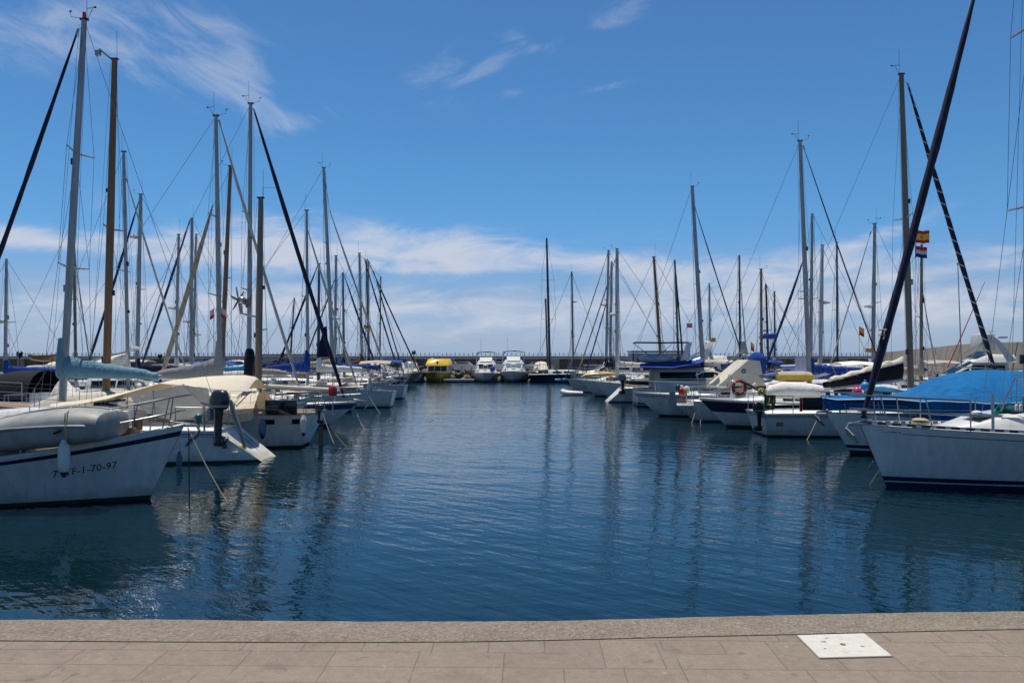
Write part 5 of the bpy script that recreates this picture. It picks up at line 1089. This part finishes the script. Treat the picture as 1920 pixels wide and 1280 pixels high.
for i in range(15):
    f = i / 14; px = lerp(1556, 1692, f); c = r3.at(px, lerp(713, 681, f)); hw = .17; hh = .10 + .13 * f + .04 * math.sin(i * 1.9)
    sec.append([c + Vector((0, hw * math.cos(a) * (1 + .15 * math.sin(i * 2 + a * 3)), hh * math.sin(a))) for a in [2 * PI * q / 9 for q in range(9)]])
MB().loft(sec).build('flaked_sail', 'cloth_cream', bm_)
r3.cabin([(2.9, .95, .42), (6.2, .9, .46), (7.4, .65, .3), (8.2, .4, .03)], win=[(3.3, 4.5, .3, .7), (4.9, 6, .3, .7)])
r3.pushpit(.62); r3.lifelines(1.0, 9.0, 6, .62); r3.pulpit(.6)
MB().box(r3.at(1462, 795, 29.1), (.26, .015, .16)).build('hull_vent', 'mast_brown', r3.e)
dk_ = empty('hatch_board', W(1524, 757, 29.4), 'dark upright board with red edges standing on the cluttered stern', 'cockpit board')
MB().box((0, 0, 0), (.72, .04, .46), bev=.01).build('board', 'black', dk_); [MB().box((sx * .42, 0, -.02), (.10, .06, .5), bev=.02).build('edge_pad', 'red_plastic', dk_) for sx in (-1, 1)]
om = outboard(W(1424, 772, 29.6), PI, 'black outboard motor on the stern of the boat with the red life ring', 'black', .85)
hp = empty('rope_hank', W(1444, 752, 29.4), 'hank of olive-green ropes hanging on the cluttered stern rail', 'rope hank')
for i in range(9): MB().tube([(-.2 + i * .045, .02 * math.sin(i), .22), (-.2 + i * .045 + rnd.uniform(-.03, .03), -.05, 0), (-.2 + i * .045 + rnd.uniform(-.04, .04), 0, -.30), (-.17 + i * .045, .03, -.02), (-.18 + i * .045, 0, .22)], .02, 5).build('rope_loop', 'green_rope' if i % 3 else 'rope_dark', hp)
o = empty('horseshoe_buoy', W(1428, 735, 29.3), 'small yellow horseshoe buoy on the pole end at the cluttered stern', 'rescue buoy')
MB().tube([(.10 * math.cos(a), 0, .11 * math.sin(a)) for a in [R_(-60 + 30 * q) for q in range(11)]], .045, 8).build('float', 'yellow_plastic', o)
life_ring(W(1386, 726, 30.0), .245, .062, 'red-orange life ring on the cluttered stern of the right-hand sailboat', rz=.2)
o = tag(MB().tube([W(1386, 712, 30.0) - W(1386, 712, 30), W(1405, 721, 29.8) - W(1386, 712, 30), W(1436, 740, 29.4) - W(1386, 712, 30)], [.03, .05, .045], 8).build('boat_hook', 'rubber', None, loc=W(1386, 712, 30)), 'thick black pole leaning from the life ring down to the rope hank', 'boat hook')
tp = empty('tender_cover', W(1500, 734, 31.5), 'long cream canvas roll lying along the deck behind the cluttered stern', 'canvas cover')
MB().loft([[Vector((X(px, 31.5) - tp.location.x, .42 * k * math.cos(a), .32 * k * math.sin(a) + dz)) for a in [2 * PI * q / 12 for q in range(12)]] for px, k, dz in [(1436, .3, 0), (1444, .8, 0), (1470, 1, .06), (1500, 1, .03), (1530, .9, 0), (1543, .7, -.02), (1546, .3, -.02)]]).build('roll', 'cloth_white', tp)
o = empty('balloon_float', W(1607, 734, 30), 'pink round buoy on the deck below the black boom bag', 'buoy'); MB().ell((0, 0, 0), (.17, .17, .18), 14, 10).build('ball', 'pink', o); MB().lathe([(.03, .17), (.05, .22), (.02, .24)], n=8).build('neck', 'pink', o)
o = empty('balloon_float', W(1622, 724, 30), 'light blue round buoy on top of the pink buoy', 'buoy'); MB().ell((0, 0, 0), (.16, .16, .17), 14, 10).build('ball', 'light_blue', o); MB().lathe([(.03, .16), (.05, .21), (.02, .23)], n=8).build('neck', 'light_blue', o)
o = tag(MB().tube([(0, 0, 0), (.5, .02, -.02), (1.3, .05, -.14)], [.07, .10, .06], 8).build('inflatable_mat', 'light_blue', None, loc=W(1630, 728, 30.4)), 'rolled blue and white air mattress right of the light blue buoy', 'air mattress')
rope(W(1535, 780, 29.2), W(1497, 850, 28.4), 'long mooring rope running from the cluttered stern into the water', r=.013)
# --- R4 .. R6
r4 = motor('white speedboat with broad navy band along the bow, right of the tan-cabined yacht', 33.9, 1311, 'bow', 'R', L=10, B=3.0, hull='hi_navy', fb=(1.17, 1.0, .95), cabh=.72, ch=.42, rail=False, bo=1.15, group=G_R, c1=.70, name='motor_boat', cat='speedboat')
MB().tube([r4.edge(x, sg, .04, .02) for sg in (1,) for x in [i * .5 for i in range(21)]], .03, 6).tube([r4.edge(x, -1, .04, .02) for x in [i * .5 for i in range(21)]], .03, 6).build('rub_rail', 'gelcoat', r4.e)
r5 = sail('tall white-masted sailboat with white stern platform and navy boom hammock', 37.3, (1517, 700), (1500, 265), .105, 'mast_alu', tip=1292, out='stern', side='R', L=11.4, B=2.6, hull='plain', spr=(.37, .40), furl=[((1662, 716), (1508, 280), .03, 'furl_dark')], cover=None, gear=7, sep=True, fb=(1.2, .95, .92))
MB().box((-.35, 0, .72), (.9, 1.6, .07), bev=.03).build('stern_platform', 'gelcoat', r5.e); MB().tube([(-.75, -.6, .72), (-.1, -.6, .2)], .02, 6).tube([(-.75, .6, .72), (-.1, .6, .2)], .02, 6).build('platform_strut', 'steel', r5.e)
r5.boom(r5.at(1512, 702), r5.at(1424, 706), 'cloth_slate', h0=.3, h1=.16, w=.3, collar=False)
g = [[r5.at(px, py) + Vector((0, y, abs(y) * .12)) for y in (-.55, -.2, .2, .55)] for px, py in ((1421, 704), (1440, 711), (1470, 716), (1500, 716), (1530, 709), (1556, 702))]
MB().sheet(g, .02).build('hammock_cover', 'cloth_slate', r5.e)
yd = empty('dinghy', W(1487, 706, 37), 'yellow dinghy with pale cover lying in the navy boom hammock', 'dinghy')
MB().loft([[Vector((x, .45 * k * y, z * k - .02)) for y, z in ((-1, .10), (-.9, -.12), (0, -.2), (.9, -.12), (1, .10))] for x, k in ((-.75, .75), (-.6, .95), (.5, 1), (.8, .85))]).build('hull', 'yellow_paint', yd)
MB().loft([[Vector((x, .44 * k * y, .09 * k + z * k)) for y, z in ((-1, 0), (-.8, .1), (0, .17), (.8, .1), (1, 0))] for x, k in ((-.72, .7), (-.6, .9), (.5, .95), (.76, .8))]).build('cover', 'cloth_beige', yd)
cl_ = empty('deck_clutter_bag', W(1277, 733, 37.0), 'heap of red, blue and tan ropes and bags on the white stern platform boat', 'rope heap')
for i, (dx, dz, m__, rr) in enumerate([(0, 0, 'red_plastic', .14), (-.12, .16, 'stripe_blue', .13), (.16, -.02, 'rope', .17), (.05, .12, 'tan_paint', .12), (.3, .05, 'cloth_white', .15)]): MB().ell((dx, .06 * i, dz), (rr, rr * .8, rr * 1.2), 9, 6).build('bag', m__, cl_)
for i in range(4): MB().tube([(-.1 + i * .1, -.05, 0), (-.12 + i * .11, -.1, -.35), (-.08 + i * .1, -.06, -.55)], .02, 5).build('rope_tail', 'rope' if i % 2 else 'red_plastic', cl_)
bd_ = tag(MB().loft([[Vector((x, y, z)) for x, z in ((-.16, .45), (.08, .42), (.2, -.45), (-.02, -.5), (-.2, -.1))] for y in (-.06, .06)]).build('leeboard', 'trim_grey', None, loc=W(1262, 752, 36.5)), 'upright grey board fixed at the side of the white stern platform boat', 'board')
rope(W(1306, 762, 36.5), W(1297, 790, 36), 'left one of two tan ropes under the white stern platform', r=.014); rope(W(1318, 766, 36.5), W(1311, 798, 36), 'right one of two tan ropes under the white stern platform', r=.014)
r6 = motor('tan-cabined flybridge yacht with green round emblem on its side', 40.1, 1185, 'bow', 'R', L=11.5, B=2.9, hull='thin', fb=(1.18, 1.0, .95), cabh=.75, ch=.35, bo=1.35, group=G_R, c0=.18, c1=.66, cmat='gelcoat')
fl = []
for y in (-1.0, 1.0):
    fl.append([r6.at(px, py, 40.1) * 1 for px, py in ((1336, 722), (1392, 674), (1413, 676), (1420, 716), (1424, 722))])
mb = MB(); mb.loft([[Vector((p.x, y, p.z)) for p in fl[0]] for y in (-1.05, -1.0, 1.0, 1.05)]).build('flybridge_screen', 'tan_paint', r6.e)
ec = r6.at(1383, 695, 40.1); ny = 1.05 * r6.near
e_ = MB().lathe([(.001, -.02), (.115, -.02), (.115, .02), (.001, .02)], (ec.x, ny, ec.z), 20, rot=Matrix.Rotation(PI / 2, 3, 'X')).build('emblem', 'green_emblem', r6.e)
MB().lathe([(.035, -.024), (.06, -.026), (.06, .026), (.035, .024)], (ec.x, ny, ec.z), 16, rot=Matrix.Rotation(PI / 2, 3, 'X')).build('emblem_ring', 'light_blue', e_)
r6.panel('sun_shade', [tuple(r6.at(1304, 703, 39.6)), tuple(r6.at(1304, 703, 40.8)), tuple(r6.at(1345, 684, 40.8)), tuple(r6.at(1345, 684, 39.6))], 'gelcoat', th=.04)
uc = tag(MB().loft([[Vector((x * k, .5 * y * k, z)) for x, y in ((-.33, -1), (.33, -1), (.33, 1), (-.33, 1))] for z, k in ((-.62, .7), (-.3, .95), (.25, 1), (.5, .62), (.6, .2))]).build('helm_cover', 'cloth_royal', None, loc=W(1419, 682, 41.5)), 'royal blue upright helm cover behind the tan flybridge', 'helm cover')
MB().tube([r6.at(1396, 655, 39.5), r6.at(1362, 680, 39.5)], .035, 6).tube([r6.at(1405, 662, 40.5), r6.at(1370, 680, 40.5)], .03, 6).build('davit', 'steel', r6.e)
MB().sheet([[r6.at(1390, 640, 40), r6.at(1398, 640, 40)], [r6.at(1388, 662, 40), r6.at(1403, 664, 40)]], .04).build('pennant_board', 'trim_grey', r6.e)
m1 = motor('white cruiser with long blue awning and black oval side windows', 48.5, 1192, 'stern', 'R', L=10.5, B=2.9, hull='boot', fb=(1.25, 1.1, 1.05), cabh=1.08, tum=.66, hw=.40, ch=.5, bo=1.2, group=G_R, c0=.09, c1=.66, fly=False, cmat='cream_paint')
g = [[m1.at(px, py, 47.0 + dy) for dy, py in ((0, b_), (.9, t_), (2.1, t_), (3, b_))] for px, t_, b_ in ((1200, 682, 688), (1225, 680, 689), (1260, 678, 690), (1290, 676, 685), (1318, 673, 679))]
MB().sheet(g, .03).build('awning', 'cloth_royal', m1.e)
g = [[m1.at(px, py, 47.4 + dy) for dy in (0, .6, 1.5, 2.1)] for px, py in ((1187, 644), (1192, 642), (1240, 642.5), (1292, 642))]
MB().sheet(g, .09).build('bimini', 'cloth_navy', m1.e)
MB().loft([[m1.at(px, py, dd) for px, py in ((1276, 676), (1287, 643), (1298, 641), (1290, 672))] for dd in (47.3, 47.5)]).loft([[m1.at(px, py, dd) for px, py in ((1276, 676), (1287, 643), (1298, 641), (1290, 672))] for dd in (49.4, 49.6)]).build('radar_arch', 'gelcoat', m1.e)
MB().tube([m1.at(1190, 645, 47.4), m1.at(1225, 672, 47.4)], .018, 6).tube([m1.at(1260, 645, 47.4), m1.at(1228, 672, 47.4)], .018, 6).build('bimini_frame', 'steel', m1.e)
m1.panel('windbreak', [m1.at(1183, 716, 47.3), m1.at(1183, 716, 49.7), m1.at(1214, 690, 49.7), m1.at(1214, 690, 47.3)], 'cloth_royal', th=.03)
MB().ell(m1.at(1232, 672, 48.5), (1.1, .9, .28), 14, 8).build('sun_lounge', 'gelcoat', m1.e)
ra = sail('white-sterned sailboat with steep bright scoop transom, mid-right', 53, (1318, 690), (1298, 350), .14, 'mast_alu', tip=1166, out='stern', side='R', L=11, B=3, so=-1.0, scoop=True, tw=.8, spr=(.5,), furl=((1400, 690), (1304, 392), .04, 'furl_dark'), cover='cloth_navy', gear=3, radar=None, fb=(1.2, .95, .9), boomlen=4)
outboard(W(1168, 712, 51.5), PI, 'grey outboard motor on the rail of the bright scoop transom', 'trim_grey', 1.1)
dd_ = tube_dinghy(1216, 716, 51.2, 2.6, 1.2, 'dark inflatable lying on the deck of the bright scoop-stern sailboat', 'motor_grey', .22)
rb = sail('brown-masted sailboat leaning slightly, in front of the blue-trimmed cabin', 56.5, (1240, 690), (1226, 482), .11, 'mast_wood', fwd=-1, L=9, B=2.6, hull='plain', cover='cloth_royal', gear=1, mf=.5, spl=.5)
rc = sail('sailboat with thick pale mast and white furled jib, outer end of the right row', 60, (1157, 700), (1157, 467), .14, 'mast_white', tip=1090, out='bow', side='R', L=9.5, B=3, furl=((1083, 700), (1152, 492), .05, 'furl_tan'), cover='cloth_white', gear=2, radar=590, fb=(1.17, 1.0, .95), bo=1.0)
yk = tag(MB().loft([[Vector((x, .34 * k * math.cos(a), .13 * k * math.sin(a) - .0 + h_)) for a in [2 * PI * q / 8 for q in range(8)]] for x, k, h_ in ((-1.35, .15, -.22), (-1.1, .7, -.08), (-.5, 1, .02), (.5, 1, .02), (1.1, .7, -.02), (1.3, .2, -.05))]).build('kayak', 'yellow_paint', None, loc=W(1125, 701, 59)), 'yellow kayak laid over the bow of the outermost pale-masted sailboat', 'kayak')
rd = sail('grey sailboat with radar and long pale furled jib near the basin end, right row', 67, (1136, 700), (1141, 470), .11, 'mast_alu', tip=1062, out='bow', side='R', L=9.5, B=3, hull='old', furl=((1064, 700), (1138, 480), .045, 'furl_tan'), cover='cloth_navy', gear=2, radar=572, fb=(1.1, .95, .9))
tube_dinghy(1074, 737, 62, 1.5, .9, 'white inflatable dinghy floating at the end of the right row', 'white_pvc', .2, PI * .97)
re_ = sail('sailboat with black furled jib just behind the pale furled jibs', 74, (1144, 700), (1147, 490), .11, 'mast_alu', tip=1085, out='bow', side='R', L=9.5, B=2.8, furl=((1100, 694), (1139, 560), .06, 'furl_blue'), cover='cloth_black', gear=0, fb=(1.2, 1, .95), radar=615)
# --- second group on the right
sail('sailboat with dark blue furled jib slanting left behind the tallest right mast', 44.3, (1520, 690), (1523, 400), .09, 'mast_alu', fwd=-1, L=9, B=2.6, furl=((1436, 684), (1507, 485), .07, 'furl_blue'), cover='cloth_royal', gear=0, radar=None)
sail('sailboat with pale stepped mast right of the tallest right mast', 56.5, (1538, 690), (1542, 460), .13, 'mast_white', fwd=1, L=9, B=2.8, cover='cloth_white', gear=1, radar=568)
sail('sailboat with thin dark mast between the pale stepped mast and the grey mast', 63.5, (1570, 690), (1569, 455), .08, 'mast_dark', fwd=1, L=9, B=2.6, cover='cloth_navy', gear=1)
sail('sailboat with clean grey mast and thin white jib crossing left, near the flags', 49, (1637, 690), (1640, 420), .11, 'mast_alu', fwd=-1, L=9, B=2.8, furl=((1553, 696), (1631, 440), .04, 'furl_white'), cover='cloth_royal', gear=7, radar=575)
sail('sailboat with short bare mast directly under the two flags', 38.8, (1727, 700), (1728, 458), .075, 'mast_brown', fwd=1, L=7.5, B=2.4, hull='old', furl=((1757, 700), (1732, 560), .03, 'furl_white'), cover='cloth_beige', gear=0, spl=.4)
sail('sailboat with plain brown mast left of the radar mast', 57, (1428, 690), (1427, 505), .10, 'mast_brown', fwd=1, L=6.5, B=2.4, cover='cloth_navy', gear=3, spl=.4)
sg_ = sail('sailboat with black mast carrying a radar and rolled blue tarp', 61, (1441, 690), (1436, 532), .09, 'mast_dark', fwd=-1, L=8, B=2.6, cover='cloth_navy', gear=0, radar=620)
tag(MB().tube([(-.6, 0, -.1), (-.2, 0, .05), (.3, 0, 0), (.62, 0, .12)], [.12, .2, .2, .14], 8).build('rolled_tarp', 'cloth_royal', None, loc=W(1440, 631, 60.6)), 'rolled blue tarp hoisted below the radar on the black mast', 'rolled tarp')
sail('sailboat with short thin black mast right of the radar mast', 70, (1453, 690), (1452, 547), .08, 'mast_dark', fwd=1, L=8, B=2.6, cover='cloth_white', gear=1)
sail('sailboat with dark slim mast above the tan flybridge', 70, (1388, 690), (1386, 478), .09, 'mast_dark', fwd=1, L=9, B=2.8, furl=((1402, 690), (1389, 540), .05, 'furl_white'), cover='cloth_royal', gear=0)
sail('sailboat with thin grey mast and yellow flag right of the leaning mid-right mast', 80, (1332, 690), (1330, 532), .09, 'mast_alu', fwd=1, L=9, B=2.8, cover='cloth_white', gear=2)
sail('sailboat with dark twin-looking mast behind the blue bimini', 66, (1273, 690), (1265, 487), .09, 'mast_dark', fwd=1, L=9, B=2.8, furl=((1282, 690), (1266, 500), .07, 'furl_dark'), cover='cloth_navy', gear=0)
# motor yachts behind on the right
my = motor('large white motor yacht with tall radar arch behind the big blue cover', 44, 1738, 'bow', 'R', L=13, B=3.6, hull='white', fb=(1.9, 1.6, 1.5), cabh=1.1, ch=.55, bo=1.6, group=G_R, c0=.12, c1=.66)
MB().loft([[my.at(px, py, dd) for px, py in ((1848, 632), (1862, 629), (1876, 640), (1906, 676), (1890, 680), (1868, 645), (1856, 640))] for dd in (42.9, 43.2)]).loft([[my.at(px, py, dd) for px, py in ((1848, 632), (1862, 629), (1876, 640), (1906, 676), (1890, 680), (1868, 645), (1856, 640))] for dd in (44.8, 45.1)]).box(my.at(1858, 633, 44), (.5, 2.2, .1), bev=.03).build('radar_arch', 'gelcoat', my.e)
MB().box(my.at(1842, 642, 44), (.7, 1.2, .9), bev=.08).lathe([(.1, 0), (.25, .02), (.27, .12), (.2, .2), (.02, .24)], my.at(1840, 633, 44), 12).build('radar_mast', 'gelcoat', my.e)
MB().tube([my.at(1857, 632, 44), my.at(1857, 622, 44)], .03, 6).lathe([(.02, 0), (.2, .01), (.2, .05), (.02, .07)], my.at(1857, 622, 44), 10).build('satellite_dome', 'gelcoat', my.e)
MB().tube([my.at(1776, 690, 42.6), my.at(1805, 625, 42.6), my.at(1847, 527, 42.6)], [.03, .028, .012], 6).build('outrigger_pole', 'orange', my.e)
MB().tube([my.at(1803, 690, 44), my.at(1796, 497, 44)], [.035, .02], 6).lathe([(.02, 0), (.07, .03), (.06, .12), (.02, .15)], my.at(1796, 497, 44), 8).build('whip_antenna', 'trim_grey', my.e)
MB().tube([my.at(1845, 640, 43), my.at(1790, 672, 42.6)], .02, 6).tube([my.at(1843, 642, 43), my.at(1818, 674, 42.6)], .02, 6).build('strut', 'mast_brown', my.e)
motor('dark-windowed motor boat behind the cream flaked sail, near the tan wall', 60, 0, 'bow', 'R', L=9, B=3, group=G_R, pos=(X(1662, 60), 60), ang=PI, wmat='window', cabh=1.2, name='motor_boat', cat='motor boat', cmat='gelcoat')
motor('motor boat with blue cockpit canvas left of the dark-windowed one', 53, 0, 'bow', 'R', L=8, B=2.8, group=G_R, pos=(X(1578, 53), 53), ang=PI, canvas='cloth_royal', cabh=.9, name='motor_boat', cat='motor boat', bimini=(.05, .5, .3, 'cloth_royal'))
motor('small white motor boat in front of the tan wall, under the flags', 66, 0, 'bow', 'R', L=8, B=2.8, group=G_R, pos=(X(1735, 66), 66), ang=PI, cabh=.9, name='motor_boat', cat='motor boat')
motor('white cabin boat moored close to the tan wall, right of the radar arch', 60, 0, 'bow', 'R', L=9, B=3, group=G_R, pos=(X(1930, 60), 60), ang=PI, cabh=1.4, name='motor_boat', cat='motor boat', fly=True)
motor('white boat with pale radar arch between the blue awning and the tan flybridge', 66, 0, 'bow', 'R', L=9, B=3, group=G_R, pos=(X(1400, 62), 62.6), ang=PI, cabh=1.3, arch=.4, name='motor_boat', cat='motor boat', fly=True)
motor('white motor boat under the boom of the beige-covered sailboat', 84, 0, 'bow', 'L', L=8, B=2.8, group=G_L, pos=(X(640, 84), 84), ang=0, cabh=1.1, name='motor_boat', cat='motor boat')
motor('white motor boat low behind the sailboats right of the basin end', 80, 0, 'bow', 'R', L=8, B=2.8, group=G_R, pos=(X(1225, 80), 83), ang=PI, cabh=1.2, name='motor_boat', cat='motor boat')
motor('cream motor boat between the black-covered boom and the yellow kayak', 86, 0, 'bow', 'R', L=8, B=2.8, group=G_R, pos=(X(1140, 86), 89), ang=-PI / 2 + .2, cabh=1.3, name='motor_boat', cat='motor boat', cmat='cream_paint')
lc = tag(MB().sheet([[Vector((x, .02 * math.sin(x * 9), z)) for z in (-.35, 0, .35)] for x in (-.28, -.1, .1, .28)], .02).build('canvas_screen', 'cloth_lavender', None, loc=W(1501, 682, 40.9)), 'pale lavender canvas screen hung left of the tallest right mast', 'canvas screen')
# flags
flag(W(1717, 456, 38.5), .62, .58, [('flag_red', .25), ('flag_yellow', .5), ('flag_red', .25)], 'red and yellow striped flag with crest, upper of two beside the brown-grey mast', emblem=True, pole=(0, 0, -.7))
flag(W(1716, 482, 38.5), .54, .52, [('flag_red', .34), ('flag_white', .33), ('flag_blue', .33)], 'red, white and blue flag hanging below the crested one', droop=.15, pole=(0, 0, -5.0))
flag(W(1611, 628, 48), .28, .5, [('flag_yellow', .6), ('flag_red', .4)], 'small limp yellow and red flag on a stay near the tan wall', droop=.5, pole=(0, 0, -2.2))
flag(W(1623, 660, 46), .42, .2, [('flag_red', .3), ('flag_yellow', .4), ('flag_red', .3)], 'tiny red and yellow flag low beside the black diagonal jib', pole=(0, 0, -1.2))
flag(W(1288, 614, 49.8), .32, .24, [('flag_red', .4), ('flag_white', .2), ('flag_red', .4)], 'tiny red flag with white band above the white radar arch', pole=(0, 0, -1.0))
flag(W(1334, 641, 79.5), .4, .4, [('flag_yellow', 1.0)], 'small plain yellow flag behind the leaning mid-right mast', pole=(0, 0, -1.6))
flag(W(1408, 656, 41.5), .16, .4, [('flag_yellow', .5), ('flag_red', .5)], 'limp orange flag above the royal blue helm cover', droop=.8, pole=(0, 0, -.5))
flag(W(682, 616, 63.9), .5, .3, [('flag_blue', .3), ('flag_yellow', .7)], 'small blue and yellow pennant on the mast with the rust-brown cover', droop=.5, pole=(0, 0, -2.0))
flag(W(401, 596, 30.2), .14, .34, [('flag_white', .6), ('flag_red', .4)], 'limp white and red courtesy flag left of the grey cream-jibbed mast', droop=.6, pole=(0, 0, -1.8), dirx=-1)
flag(W(414, 594, 30.3), .2, .34, [('flag_white', .6), ('flag_red', .4)], 'limp white and red courtesy flag between the grey and brown masts', droop=.6, pole=(0, 0, -1.8))
